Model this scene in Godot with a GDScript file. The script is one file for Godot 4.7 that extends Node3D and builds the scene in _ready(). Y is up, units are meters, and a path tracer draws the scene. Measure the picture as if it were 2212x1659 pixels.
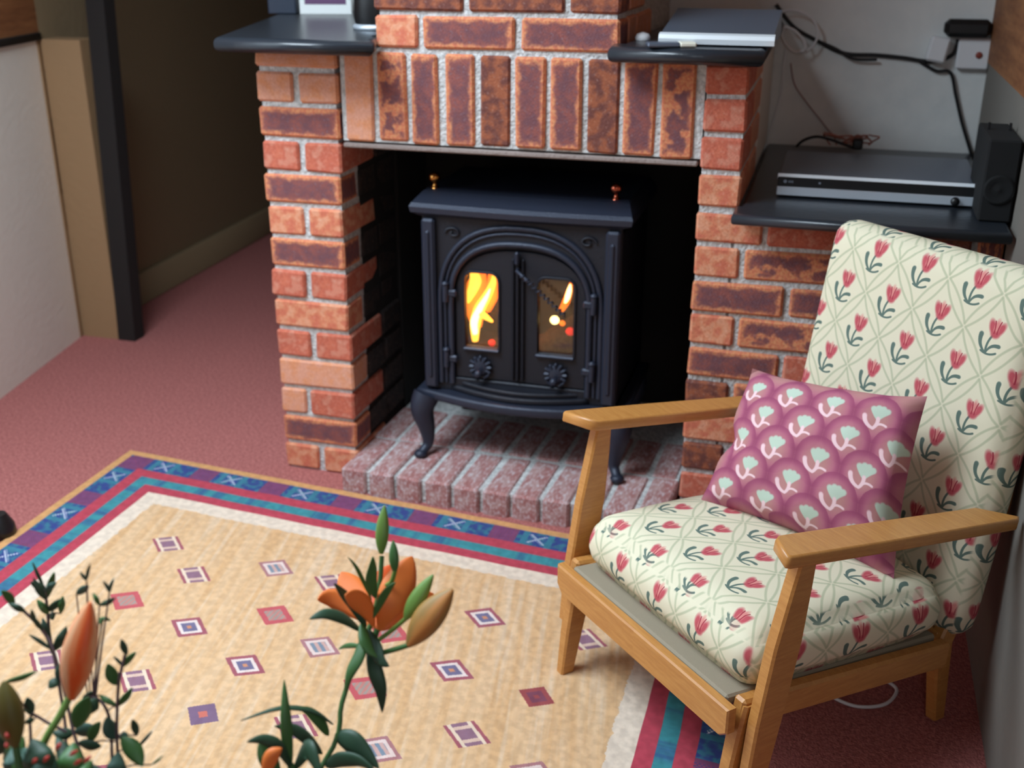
extends Node3D

const EYE := Vector3(1.15542, 1.40051, 2.56887)
const FOCAL := 2443.14          # focal length in pixels of the 2212 x 1659 frame
var cam_basis := Basis()
var rng := RandomNumberGenerator.new()
var used := {}
var noise := FastNoiseLite.new()
var M := {}

func _ready():
	rng.seed = 7
	noise.seed = 11
	noise.frequency = 0.02
	cam_basis = Basis(Vector3.UP, 0.277016) * Basis(Vector3.RIGHT, -0.382315) * Basis(Vector3.BACK, 0.002447)
	var cam := Camera3D.new()
	cam.name = "camera"
	cam.fov = rad_to_deg(2.0 * atan(829.5 / FOCAL))
	cam.near = 0.05
	cam.far = 60.0
	cam.transform = Transform3D(cam_basis, EYE)
	var ca := CameraAttributesPhysical.new()
	ca.frustum_focal_length = 35.0
	ca.frustum_focus_distance = 1.75
	ca.exposure_aperture = 3.6
	ca.auto_exposure_enabled = false
	cam.attributes = ca
	add_child(cam)
	var env := Environment.new()
	env.background_mode = Environment.BG_SKY
	var sky := Sky.new()
	var sm := ProceduralSkyMaterial.new()
	sm.sky_top_color = Color(0.62, 0.70, 0.82)
	sm.sky_horizon_color = Color(0.80, 0.84, 0.88)
	sm.ground_bottom_color = Color(0.25, 0.25, 0.22)
	sm.ground_horizon_color = Color(0.5, 0.5, 0.46)
	sm.sky_energy_multiplier = 1.0
	sky.sky_material = sm
	env.sky = sky
	env.tonemap_mode = Environment.TONE_MAPPER_LINEAR
	env.tonemap_exposure = 1.25
	env.sdfgi_enabled = true
	env.ssao_enabled = true
	env.ssil_enabled = true
	var we := WorldEnvironment.new()
	we.name = "world_environment"
	we.environment = env
	add_child(we)
	# daylight at the windows; the right-hand one is added to brighten the alcove
	daylight("window_daylight", Vector3(-1.20, 1.72, 1.35), Vector3(0.60, 0.3, 0.75), Vector2(1.4, 0.95), 1.0, Color(0.88, 0.95, 1.0))
	daylight("window_daylight_001", Vector3(1.50, 1.60, 3.20), Vector3(1.0, 0.9, -0.85), Vector2(0.7, 0.9), 0.6, Color(0.88, 0.95, 1.0))
	daylight("roof_daylight", Vector3(-0.35, 2.37, 1.20), Vector3(-0.35, 0.0, 1.201), Vector2(1.1, 1.2), 7.0, Color(0.88, 0.95, 1.0))
	materials()
	room()
	fireplace()
	hearth()
	slabs()
	stove()
	fire()
	rug()
	armchair()
	pillow()
	electrics()
	plants()

func daylight(called: String, at: Vector3, look: Vector3, size: Vector2, energy: float, col: Color):
	var l := AreaLight3D.new()
	l.name = called
	l.area_size = size
	l.light_energy = energy
	l.light_color = col
	l.area_range = 12.0
	l.area_attenuation = 2.0
	l.shadow_enabled = true
	add_child(l)
	l.look_at_from_position(at, look, Vector3.BACK if absf((look - at).normalized().y) > 0.95 else Vector3.UP)

# ---------------------------------------------------------------- helpers
func ray(px: float, py: float) -> Vector3:
	return cam_basis * Vector3((px - 1106.0) / FOCAL, -(py - 829.5) / FOCAL, -1.0)

func at(px: float, py: float, depth: float) -> Vector3:
	return EYE + ray(px, py) * depth

func on_z(px: float, py: float, z: float) -> Vector3:
	var r := ray(px, py)
	return EYE + r * ((z - EYE.z) / r.z)

func on_y(px: float, py: float, y: float) -> Vector3:
	var r := ray(px, py)
	return EYE + r * ((y - EYE.y) / r.y)

func numbered(called: String) -> String:
	if not used.has(called):
		used[called] = 0
		return called
	used[called] += 1
	return "%s_%03d" % [called, used[called]]

func tag(o: Node, label := "", category := "", group := "", kind := "") -> Node:
	if label: o.set_meta("label", label)
	if category: o.set_meta("category", category)
	if group: o.set_meta("group", group)
	if kind: o.set_meta("kind", kind)
	return o

func base(called: String, where: Vector3, turn := 0.0) -> Node3D:
	var o := Node3D.new()
	o.name = numbered(called)
	add_child(o)
	o.position = where
	o.rotation.y = turn
	return o

func obj(called: String, what, m: Material, parent: Node = self) -> MeshInstance3D:
	var o := MeshInstance3D.new()
	o.name = numbered(called) if parent == self else called
	if what is SurfaceTool:
		what.generate_normals()
		o.mesh = what.commit()
	else:
		o.mesh = what
	o.material_override = m
	parent.add_child(o, true)
	return o

func group_node(called: String, parent: Node) -> Node3D:
	var o := Node3D.new()
	o.name = called
	parent.add_child(o, true)
	return o

func mb() -> SurfaceTool:
	var st := SurfaceTool.new()
	st.begin(Mesh.PRIMITIVE_TRIANGLES)
	return st

func vtx(st: SurfaceTool, p: Vector3, uv: Vector2, sg: int):
	st.set_smooth_group(sg)
	st.set_uv(uv)
	st.add_vertex(p)

# a triangle turned to face along «out»
func tri(st: SurfaceTool, a: Vector3, b: Vector3, c: Vector3, out: Vector3, ua := Vector2(), ub := Vector2(), uc := Vector2(), sg := -1):
	var n := (b - a).cross(c - a)
	if n.dot(out) > 0.0:
		vtx(st, a, ua, sg); vtx(st, c, uc, sg); vtx(st, b, ub, sg)
	else:
		vtx(st, a, ua, sg); vtx(st, b, ub, sg); vtx(st, c, uc, sg)

func quad(st: SurfaceTool, a: Vector3, b: Vector3, c: Vector3, d: Vector3, out: Vector3, sg := -1):
	tri(st, a, b, c, out, Vector2(0, 1), Vector2(1, 1), Vector2(1, 0), sg)
	tri(st, a, c, d, out, Vector2(0, 1), Vector2(1, 0), Vector2(0, 0), sg)

# chamfered box; uv over each face runs 0..1 (turned a quarter for upright bricks)
var plain_uv := false

func cbox(st: SurfaceTool, c: Vector3, size: Vector3, b: float, bas := Basis(), jit := 0.0, upright := false):
	var h := size * 0.5
	b = minf(b, minf(h.x, minf(h.y, h.z)) * 0.9)
	var P := {}
	for sx in [-1, 1]:
		for sy in [-1, 1]:
			for sz in [-1, 1]:
				var j := Vector3(rng.randf_range(-jit, jit), rng.randf_range(-jit, jit), rng.randf_range(-jit, jit)) if jit > 0.0 else Vector3()
				for ax in 3:
					var q := Vector3(sx * (h.x - b), sy * (h.y - b), sz * (h.z - b))
					q[ax] = [sx, sy, sz][ax] * h[ax]
					P[[sx, sy, sz, ax]] = q + j
	var uvf := func(q: Vector3, ax: int) -> Vector2:
		var u: float
		var v: float
		if ax == 2:
			u = q.x / size.x; v = q.y / size.y
		elif ax == 0:
			u = q.z / size.z; v = q.y / size.y
		else:
			u = q.x / size.x; v = q.z / size.z
		if plain_uv:
			if ax == 0: u *= size.z / 0.215
			else: u *= size.x / 0.215 if not upright else 1.0
		return Vector2(v + 0.5, 0.5 - u) if upright else Vector2(u + 0.5, 0.5 - v)
	var emit := func(pts: Array, ax: int):
		var o := Vector3()
		for q in pts: o += q
		for k in range(1, pts.size() - 1):
			tri(st, c + bas * pts[0], c + bas * pts[k], c + bas * pts[k + 1], bas * o, uvf.call(pts[0], ax), uvf.call(pts[k], ax), uvf.call(pts[k + 1], ax))
	for ax in 3:
		var o1 := (ax + 1) % 3
		var o2 := (ax + 2) % 3
		for s in [-1, 1]:
			var f := []
			for e in [[-1, -1], [1, -1], [1, 1], [-1, 1]]:
				var k := [0, 0, 0, ax]
				k[ax] = s; k[o1] = e[0]; k[o2] = e[1]
				f.append(P[k])
			emit.call(f, ax)
		if b <= 0.0: continue
		for s1 in [-1, 1]:           # edge along ax, between faces o1 and o2
			for s2 in [-1, 1]:
				var ka := [0, 0, 0, o1]
				ka[o1] = s1; ka[o2] = s2; ka[ax] = -1
				var kb := ka.duplicate(); kb[ax] = 1
				var kc := kb.duplicate(); kc[3] = o2
				var kd := ka.duplicate(); kd[3] = o2
				emit.call([P[ka], P[kb], P[kc], P[kd]], o1 if o1 == 2 or o2 != 2 else o2)
	if b > 0.0:
		for sx in [-1, 1]:
			for sy in [-1, 1]:
				for sz in [-1, 1]:
					emit.call([P[[sx, sy, sz, 0]], P[[sx, sy, sz, 1]], P[[sx, sy, sz, 2]]], 2)

func box_obj(called: String, lo: Vector3, hi: Vector3, b: float, m: Material, parent: Node = self) -> MeshInstance3D:
	var st := mb()
	cbox(st, Vector3(), hi - lo, b)
	var o := obj(called, st, m, parent)
	o.position = (lo + hi) * 0.5
	return o

# joins rings of points into a skin, capped at both ends
func loft(st: SurfaceTool, rings: Array, smooth := true, caps := true, closed := true, uvs := Vector2(1, 1)):
	var n: int = rings[0].size()
	var cen := []
	for r in rings:
		var c := Vector3()
		for p in r: c += p
		cen.append(c / n)
	var sg := 1 if smooth else -1
	# winding from the volume swept
	var vol := 0.0
	var mid := Vector3()
	for c in cen: mid += c
	mid /= cen.size()
	for i in rings.size() - 1:
		for j in n:
			var k := (j + 1) % n
			if not closed and k == 0: continue
			var a: Vector3 = rings[i][j]
			var b: Vector3 = rings[i][k]
			var c: Vector3 = rings[i + 1][k]
			var d: Vector3 = rings[i + 1][j]
			var w: Vector3 = (cen[i] + cen[i + 1]) * 0.5 if closed else mid
			vol += (c - a).cross(d - b).dot((a + b + c + d) * 0.25 - w)
	var flip := vol > 0.0
	for i in rings.size() - 1:
		for j in n:
			var k := (j + 1) % n
			if not closed and k == 0: continue
			var a: Vector3 = rings[i][j]
			var b: Vector3 = rings[i][k]
			var c: Vector3 = rings[i + 1][k]
			var d: Vector3 = rings[i + 1][j]
			var u0 := uvs.x * j / n
			var u1 := uvs.x * (j + 1) / n
			var v0 := uvs.y * i / (rings.size() - 1.0)
			var v1 := uvs.y * (i + 1) / (rings.size() - 1.0)
			if flip:
				vtx(st, a, Vector2(u0, v0), sg); vtx(st, c, Vector2(u1, v1), sg); vtx(st, b, Vector2(u1, v0), sg)
				vtx(st, a, Vector2(u0, v0), sg); vtx(st, d, Vector2(u0, v1), sg); vtx(st, c, Vector2(u1, v1), sg)
			else:
				vtx(st, a, Vector2(u0, v0), sg); vtx(st, b, Vector2(u1, v0), sg); vtx(st, c, Vector2(u1, v1), sg)
				vtx(st, a, Vector2(u0, v0), sg); vtx(st, c, Vector2(u1, v1), sg); vtx(st, d, Vector2(u0, v1), sg)
	if caps:
		for e in 2:
			var r = rings[0] if e == 0 else rings[-1]
			var c: Vector3 = cen[0] if e == 0 else cen[-1]
			var o: Vector3 = (cen[0] - cen[1]) if e == 0 else (cen[-1] - cen[-2])
			if o.length() < 1e-7: o = c - mid
			for j in n:
				tri(st, c, r[j], r[(j + 1) % n], o, Vector2(), Vector2(), Vector2(), -1)

# flat slab from an outline in x and z (counted round), with a rounded edge
func prism(st: SurfaceTool, poly: Array, y0: float, y1: float, round_edge := 0.0, segs := 4, top_only := false):
	var rings := []
	var prof := []
	if round_edge <= 0.0:
		prof = [[0.0, y0], [0.0, y1]]
	else:
		if top_only:
			prof.append([0.0, y0])
		else:
			for k in segs + 1:
				var t := PI * 0.5 * k / segs
				prof.append([round_edge * (1.0 - sin(t)), y0 + round_edge * (1.0 - cos(t))])
		for k in segs + 1:
			var t := PI * 0.5 * k / segs
			prof.append([round_edge * (1.0 - cos(t)), y1 - round_edge * (1.0 - sin(t))])
	for q in prof:
		var ring := []
		for p in inset(poly, q[0]): ring.append(Vector3(p.x, q[1], p.y))
		rings.append(ring)
	loft(st, rings, round_edge > 0.0, false)
	for e in [0, -1]:
		var flat := PackedVector2Array()
		for p in rings[e]: flat.append(Vector2(p.x, p.z))
		var idx := Geometry2D.triangulate_polygon(flat)
		for k in range(0, idx.size(), 3):
			tri(st, rings[e][idx[k]], rings[e][idx[k + 1]], rings[e][idx[k + 2]], Vector3(0, 1 if e == -1 else -1, 0), flat[idx[k]], flat[idx[k + 1]], flat[idx[k + 2]])

func inset(poly: Array, d: float) -> Array:
	if d == 0.0: return poly
	var area := 0.0
	for i in poly.size():
		area += poly[i].cross(poly[(i + 1) % poly.size()])
	var sgn := 1.0 if area > 0.0 else -1.0
	var out := []
	for i in poly.size():
		var p: Vector2 = poly[i]
		var e0: Vector2 = (p - poly[i - 1]).normalized()
		var e1: Vector2 = (poly[(i + 1) % poly.size()] - p).normalized()
		var n0 := Vector2(-e0.y, e0.x) * sgn
		var n1 := Vector2(-e1.y, e1.x) * sgn
		var m := (n0 + n1).normalized()
		out.append(p + m * d / maxf(0.35, m.dot(n0)))
	return out

func tube(st: SurfaceTool, pts: Array, radii, n := 8, flat := 1.0):
	var rings := []
	var up := Vector3.UP
	for i in pts.size():
		var t: Vector3 = (pts[mini(i + 1, pts.size() - 1)] - pts[maxi(i - 1, 0)]).normalized()
		if absf(t.dot(up)) > 0.97: up = Vector3.RIGHT if absf(t.x) < 0.9 else Vector3.BACK
		var s := t.cross(up).normalized()
		up = s.cross(t).normalized()
		var r: float = radii[i] if radii is Array else radii
		var ring := []
		for k in n:
			var a := TAU * k / n
			ring.append(pts[i] + s * cos(a) * r + up * sin(a) * r * flat)
		rings.append(ring)
	loft(st, rings)

func spline(pts: Array, per := 6) -> Array:
	var out := []
	for i in pts.size() - 1:
		var p0 = pts[maxi(i - 1, 0)]
		var p3 = pts[mini(i + 2, pts.size() - 1)]
		for k in per:
			out.append(pts[i].cubic_interpolate(pts[i + 1], p0, p3, float(k) / per))
	out.append(pts[-1])
	return out

func lathe(st: SurfaceTool, prof: Array, o: Vector3, axis := Vector3.UP, n := 20, smooth := true):
	var s := axis.cross(Vector3.RIGHT if absf(axis.x) < 0.8 else Vector3.BACK).normalized()
	var t := axis.cross(s).normalized()
	var rings := []
	for q in prof:
		var ring := []
		for k in n:
			var a := TAU * k / n
			ring.append(o + axis * q[1] + (s * cos(a) + t * sin(a)) * q[0])
		rings.append(ring)
	loft(st, rings, smooth)

# a plate in the plane of x and y with an outline and a hole in it
func frame_plate(st: SurfaceTool, outer: Array, inner: Array, c: Vector2, z0: float, z1: float, bev := 0.004):
	var angs := []
	for k in 48: angs.append(-PI + TAU * (k + 0.5) / 48.0)
	for p in outer + inner: angs.append((p - c).angle())
	angs.sort()
	var uniq := []
	for a in angs:
		if uniq.is_empty() or a - uniq[-1] > 0.004: uniq.append(a)
	var ro := []
	var ri := []
	for a in uniq:
		ro.append(hit(outer, c, a)); ri.append(hit(inner, c, a))
	var rings := []
	for q in [[ro, z0, 0.0], [ro, z1 - bev, 0.0], [ro, z1, -bev], [ri, z1, bev], [ri, z1 - bev, 0.0], [ri, z0, 0.0], [ro, z0, 0.0]]:
		var ring := []
		for p in q[0]:
			var d: Vector2 = (p - c).normalized() * q[2]
			ring.append(Vector3(p.x + d.x, p.y + d.y, q[1]))
		rings.append(ring)
	for i in rings.size() - 1:
		for j in uniq.size():
			var k := (j + 1) % uniq.size()
			var a: Vector3 = rings[i][j]
			var b: Vector3 = rings[i][k]
			var cc: Vector3 = rings[i + 1][k]
			var d: Vector3 = rings[i + 1][j]
			var rad := Vector3(a.x - c.x, a.y - c.y, 0)
			var o: Vector3 = [rad, rad + Vector3(0, 0, .2), Vector3(0, 0, 1), -rad + Vector3(0, 0, .2), -rad, Vector3(0, 0, -1)][i]
			quad(st, a, b, cc, d, o)

func hit(poly: Array, c: Vector2, ang: float) -> Vector2:
	var d := Vector2(cos(ang), sin(ang))
	var best := 1e9
	for i in poly.size():
		var a: Vector2 = poly[i] - c
		var e: Vector2 = poly[(i + 1) % poly.size()] - poly[i]
		var den := d.cross(e)
		if absf(den) < 1e-9: continue
		var t := a.cross(e) / den
		var s := a.cross(d) / den
		if t > 0.0 and s >= -1e-6 and s <= 1.000001 and t < best: best = t
	return c + d * best

func rrect(x0: float, x1: float, y0: float, y1: float, r_top: float, r_bot := 0.004) -> Array:
	var out := []
	for q in [[x1 - r_bot, y0 + r_bot, -PI / 2, r_bot], [x1 - r_top, y1 - r_top, 0.0, r_top], [x0 + r_top, y1 - r_top, PI / 2, r_top], [x0 + r_bot, y0 + r_bot, PI, r_bot]]:
		for k in 5:
			var a: float = q[2] + PI / 2 * k / 4.0
			out.append(Vector2(q[0] + cos(a) * q[3], q[1] + sin(a) * q[3]))
	return out

# soft cushion: a rounded box skin; bulge lifts the middle of each face
func cushion(st: SurfaceTool, half: Vector3, rad: float, bulge: Vector3, n := 14):
	var face := func(ax: int, s: float):
		var o1 := (ax + 1) % 3
		var o2 := (ax + 2) % 3
		var g := []
		for i in n + 1:
			var row := []
			for j in n + 1:
				var q := Vector3()
				q[ax] = s; q[o1] = -1.0 + 2.0 * i / n; q[o2] = -1.0 + 2.0 * j / n
				for a in [o1, o2]: q[a] = sin(q[a] * PI * 0.5) * 0.35 + q[a] * 0.65
				var p := q * half
				var inner := Vector3(clampf(p.x, -half.x + rad, half.x - rad), clampf(p.y, -half.y + rad, half.y - rad), clampf(p.z, -half.z + rad, half.z - rad))
				var d := p - inner
				if d.length() > 1e-6: p = inner + d.normalized() * rad
				var f := (1.0 - q[o1] * q[o1]) * (1.0 - q[o2] * q[o2])
				p[ax] += s * bulge[ax] * sqrt(maxf(f, 0.0))
				row.append(p)
			g.append(row)
		for i in n:
			for j in n:
				var o: Vector3 = g[i][j]
				for t in [[g[i][j], g[i + 1][j], g[i + 1][j + 1]], [g[i][j], g[i + 1][j + 1], g[i][j + 1]]]:
					if (t[1] - t[0]).cross(t[2] - t[0]).length() < 1e-12: continue
					tri(st, t[0], t[1], t[2], o, Vector2(t[0].x, -t[0].y), Vector2(t[1].x, -t[1].y), Vector2(t[2].x, -t[2].y), 1)
	for ax in 3:
		face.call(ax, 1.0); face.call(ax, -1.0)

# a leaf or petal: a cupped blade along a curve
func blade(st: SurfaceTool, pts: Array, width: float, side: Vector3, cup: float, wide_at := 0.4, tip := 0.05, thick := 0.0006):
	var sp := spline(pts, 4)
	var n := sp.size()
	var rows := []
	for i in n:
		var t := float(i) / (n - 1)
		var w := pow(sin(PI * pow(t * 0.97 + 0.015, log(0.5) / log(wide_at))), 1.0) * width * 0.5 + tip * 0.001
		var dir: Vector3 = (sp[mini(i + 1, n - 1)] - sp[maxi(i - 1, 0)]).normalized()
		var s := (side - dir * side.dot(dir)).normalized()
		var nn := s.cross(dir).normalized()
		var ring := []
		for k in 5:
			var q := (k - 2) / 2.0
			ring.append(sp[i] + s * q * w + nn * (cup * w * q * q + thick))
		for k in 5:
			var q := (2 - k) / 2.0
			ring.append(sp[i] + s * q * w + nn * (cup * w * q * q - thick))
		rows.append(ring)
	loft(st, rows)

func bud(st: SurfaceTool, a: Vector3, b: Vector3, r: float, wide_at := 0.45, ribs := 3):
	var ax := (b - a)
	var ln := ax.length()
	ax = ax.normalized()
	var s := ax.cross(Vector3.UP if absf(ax.y) < 0.9 else Vector3.RIGHT).normalized()
	var t := ax.cross(s).normalized()
	var rings := []
	for i in 15:
		var v := i / 14.0
		var w := pow(sin(PI * pow(v * 0.93 + 0.045, log(0.5) / log(wide_at))), 0.8) * r
		var ring := []
		for k in 18:
			var an := TAU * k / 18.0
			var rr := w * (1.0 + 0.10 * cos(an * ribs))
			ring.append(a + ax * ln * v + (s * cos(an) + t * sin(an)) * rr)
		rings.append(ring)
	loft(st, rings)

# ---------------------------------------------------------------- materials
func mat(col: Color, rough := 0.8, metal := 0.0) -> StandardMaterial3D:
	var m := StandardMaterial3D.new()
	m.albedo_color = col
	m.roughness = rough
	m.metallic = metal
	return m

func c8(r: float, g: float, b: float) -> Color:
	return Color(r / 255.0, g / 255.0, b / 255.0)

func noise_tex(freq: float, ramp: Array, seed_: int, as_normal := false, bump := 4.0, size := 256) -> NoiseTexture2D:
	var t := NoiseTexture2D.new()
	var n := FastNoiseLite.new()
	n.seed = seed_
	n.frequency = freq
	n.fractal_octaves = 4
	t.noise = n
	t.width = size; t.height = size
	t.seamless = true
	t.as_normal_map = as_normal
	t.bump_strength = bump
	if ramp:
		var g := Gradient.new()
		g.offsets = PackedFloat32Array([0.25, 0.75])
		g.colors = PackedColorArray(ramp)
		t.color_ramp = g
	return t

func grained(m: StandardMaterial3D, nm: Texture2D, scale: float, strength := 1.0) -> StandardMaterial3D:
	m.normal_enabled = true
	m.normal_texture = nm
	m.normal_scale = strength
	m.uv1_triplanar = true
	m.uv1_scale = Vector3.ONE * scale
	return m

func materials():
	var grit := noise_tex(0.06, [], 3, true, 5.0)
	var weave := noise_tex(0.25, [], 4, true, 3.0)
	M.mortar = mat(Color.WHITE, 0.95)
	M.mortar.albedo_texture = noise_tex(0.03, [c8(176, 177, 176), c8(208, 208, 206)], 5)
	grained(M.mortar, grit, 6.0)
	M.lintel_bar = grained(mat(c8(140, 126, 120), 0.8), grit, 6.0, 0.5)
	M.soot_and_shade = mat(c8(26, 23, 21), 0.95)  # firebox soot, and the shade painted between the pier's inner bricks
	M.plaster = mat(Color.WHITE, 0.9)
	M.plaster.albedo_texture = noise_tex(0.02, [c8(222, 224, 222), c8(228, 229, 226)], 6)
	grained(M.plaster, grit, 2.0, 0.10)
	M.grey_wall = grained(mat(c8(120, 114, 106), 0.9), grit, 2.0, 0.08)
	M.white_paint = grained(mat(c8(222, 212, 200), 0.7), grit, 2.0, 0.08)
	M.hall_paint = grained(mat(c8(126, 106, 78), 0.85), grit, 2.0, 0.08)
	M.pine = mat(Color.WHITE, 0.6)
	M.pine.albedo_texture = wood_tex(c8(150, 98, 58), c8(118, 70, 38), 31)
	M.jamb = grained(mat(c8(150, 118, 84), 0.75), grit, 2.0, 0.08)
	M.pine.uv1_triplanar = true
	M.pine.uv1_scale = Vector3(1.5, 1.5, 1.5)
	M.warm_board = mat(Color.WHITE, 0.7)
	M.warm_board.albedo_texture = M.pine.albedo_texture
	M.warm_board.uv1_triplanar = true
	M.dark_wood = mat(c8(24, 18, 16), 0.8)
	M.carpet = mat(Color.WHITE, 1.0)
	M.carpet.albedo_texture = noise_tex(0.12, [c8(150, 84, 80), c8(182, 110, 104)], 8)
	M.carpet.uv1_triplanar = true
	M.carpet.uv1_scale = Vector3.ONE * 3.0
	M.carpet.normal_enabled = true
	M.carpet.normal_texture = weave
	M.slate = mat(c8(40, 44, 50), 0.28)
	grained(M.slate, noise_tex(0.03, [], 9, true, 1.2), 5.0, 0.35)
	M.iron = mat(c8(29, 31, 40), 0.5, 0.3)
	grained(M.iron, grit, 14.0, 0.5)
	M.iron_light = grained(mat(c8(42, 47, 62), 0.45, 0.3), grit, 14.0, 0.4)
	M.brass = mat(c8(214, 150, 78), 0.18, 1.0)
	M.copper = mat(c8(204, 108, 82), 0.2, 1.0)
	M.wood = mat(Color.WHITE, 0.42)
	M.wood.albedo_texture = wood_tex(c8(198, 140, 74), c8(182, 122, 60), 21)
	M.wood.uv1_triplanar = true
	M.wood.uv1_scale = Vector3(4.0, 4.0, 4.0)
	M.wood.clearcoat_enabled = true
	M.wood.clearcoat = 0.3
	M.wood.clearcoat_roughness = 0.3
	M.tulip = mat(Color.WHITE, 0.9)
	M.tulip.albedo_texture = tulip_tex()
	M.tulip.uv1_triplanar = true
	M.tulip.uv1_scale = Vector3(1.0 / 0.116, 1.0 / 0.148, 1.0 / 0.148)
	M.tulip.uv1_triplanar_sharpness = 24.0
	M.platform = grained(mat(c8(150, 138, 118), 0.95), weave, 10.0, 0.6)
	M.black = mat(c8(14, 14, 16), 0.4)
	M.black_matt = mat(c8(9, 9, 10), 0.9)
	M.cable_black = mat(c8(20, 20, 22), 0.5)
	M.white_plastic = mat(c8(226, 226, 228), 0.4)
	M.grey_metal = mat(c8(104, 114, 130), 0.32, 0.5)
	M.silver = mat(c8(206, 216, 226), 0.36, 0.6)
	M.painted_glint = mat(c8(232, 238, 242), 0.4, 0.2)  # near-white colour holds the window's reflection on these front edges
	M.leaf = mat(c8(62, 106, 52), 0.5)
	M.leaf_light = mat(c8(104, 140, 60), 0.5)
	M.leaf_dark = mat(c8(40, 72, 50), 0.55)
	M.leaf_blue = mat(c8(56, 90, 76), 0.6)
	for k in ["leaf", "leaf_light", "leaf_dark", "leaf_blue"]:
		M[k].backlight_enabled = true
		M[k].backlight = M[k].albedo_color * 0.25
	M.petal = mat(c8(246, 132, 58), 0.55)
	M.petal.backlight_enabled = true
	M.petal.backlight = Color(0.5, 0.2, 0.06)
	M.petal_deep = mat(c8(214, 84, 26), 0.55)
	M.bud_orange = mat(Color.WHITE, 0.55)
	M.bud_orange.albedo_texture = bud_tex(c8(232, 92, 32), c8(238, 176, 130))
	M.bud_brown = mat(Color.WHITE, 0.55)
	M.bud_brown.albedo_texture = bud_tex(c8(196, 128, 62), c8(150, 116, 56))
	M.bud_olive = mat(c8(96, 88, 34), 0.6)
	M.twig = mat(c8(82, 62, 66), 0.7)

func wood_tex(a: Color, b: Color, s: int) -> ImageTexture:
	var n := FastNoiseLite.new()
	n.seed = s
	n.frequency = 0.02
	var im := Image.create(256, 256, false, Image.FORMAT_RGB8)
	for y in 256:
		for x in 256:
			var t := n.get_noise_2d(x * 0.35, y * 5.0) * 0.9 + n.get_noise_2d(x * 2.0 + 400, y * 16.0) * 0.5
			im.set_pixel(x, y, a.lerp(b, clampf(0.5 + t, 0, 1)))
	return ImageTexture.create_from_image(im)

func bud_tex(a: Color, b: Color) -> ImageTexture:
	var im := Image.create(96, 64, false, Image.FORMAT_RGB8)
	for y in 64:
		for x in 96:
			var t := 0.5 + 0.5 * sin(TAU * x / 32.0) + noise.get_noise_2d(x * 5.0, y * 1.5) * 0.5
			im.set_pixel(x, y, a.lerp(b, clampf(t, 0, 1)))
	return ImageTexture.create_from_image(im)

func brick_tex(kind: String, s: int) -> ImageTexture:
	var n := FastNoiseLite.new()
	n.seed = s
	n.frequency = 0.045
	var w := 112
	var h := 40
	var im := Image.create(w, h, false, Image.FORMAT_RGB8)
	for y in h:
		for x in w:
			var f := n.get_noise_2d(x, y)
			var g := n.get_noise_2d(x * 4.0 + 300, y * 4.0)
			var c: Color
			var red := c8(198, 108, 82)
			var orange := c8(214, 142, 102)
			var pink := c8(214, 152, 126)
			match kind:
				"red": c = red.lerp(c8(176, 84, 66), 0.5 + f).lerp(pink, clampf(f * 2.0, 0, 0.6))
				"orange": c = orange.lerp(red, clampf(0.45 + f * 1.6, 0, 1)).lerp(pink, clampf(-f * 1.6, 0, 0.6))
				"pink": c = pink.lerp(orange, clampf(0.3 + f * 1.6, 0, 1))
				"dark", "patchy":
					var dx := minf(x, w - 1 - x) / 9.0
					var dy := minf(y, h - 1 - y) / 7.0
					var e := minf(dx, dy) + f * 0.8 + g * 0.12
					var inner := c8(104, 64, 72).lerp(c8(134, 74, 70), clampf(0.5 + f * 1.5, 0, 1)).lerp(c8(74, 50, 66), clampf(g * 1.2, 0, 0.6))
					var edge := c8(214, 144, 100).lerp(c8(188, 98, 70), clampf(0.4 + g * 1.5, 0, 1))
					var k := smoothstep(0.35, 1.25, e) * 0.92
					if kind == "patchy":
						k *= smoothstep(-0.12, 0.18, n.get_noise_2d(x * 0.7 + 90, y * 0.7) + 0.1)
					c = edge.lerp(inner, k)
				"umber": c = c8(150, 84, 56).lerp(c8(104, 58, 50), clampf(0.5 + f * 1.8 + g * 0.3, 0, 1))
				"sooty": c = c8(52, 38, 34).lerp(c8(34, 28, 27), clampf(0.5 + f * 1.6, 0, 1))  # near-black brick standing in for shade deep in the opening
				"hearth": c = c8(176, 140, 136).lerp(c8(158, 104, 100), clampf(0.5 + f * 1.6, 0, 1)).lerp(c8(196, 190, 196), clampf(g * 1.6, 0, 0.8))
			c = c.lerp(c8(186, 176, 168), clampf(g - 0.28, 0, 0.35))
			c = Color(c.r * (1 + g * 0.07), c.g * (1 + g * 0.07), c.b * (1 + g * 0.07))
			im.set_pixel(x, y, c)
	return ImageTexture.create_from_image(im)

func brick_mats():
	var relief := noise_tex(0.09, [], 13, true, 6.0)
	for kind in ["red", "orange", "pink", "dark", "patchy", "umber", "hearth", "sooty"]:
		for v in 3:
			var m := mat(Color.WHITE, 0.88)
			m.albedo_texture = brick_tex(kind, 40 + v * 17 + kind.length())
			m.normal_enabled = true
			m.normal_texture = relief
			m.normal_scale = 0.35
			M[kind + str(v)] = m

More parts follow.
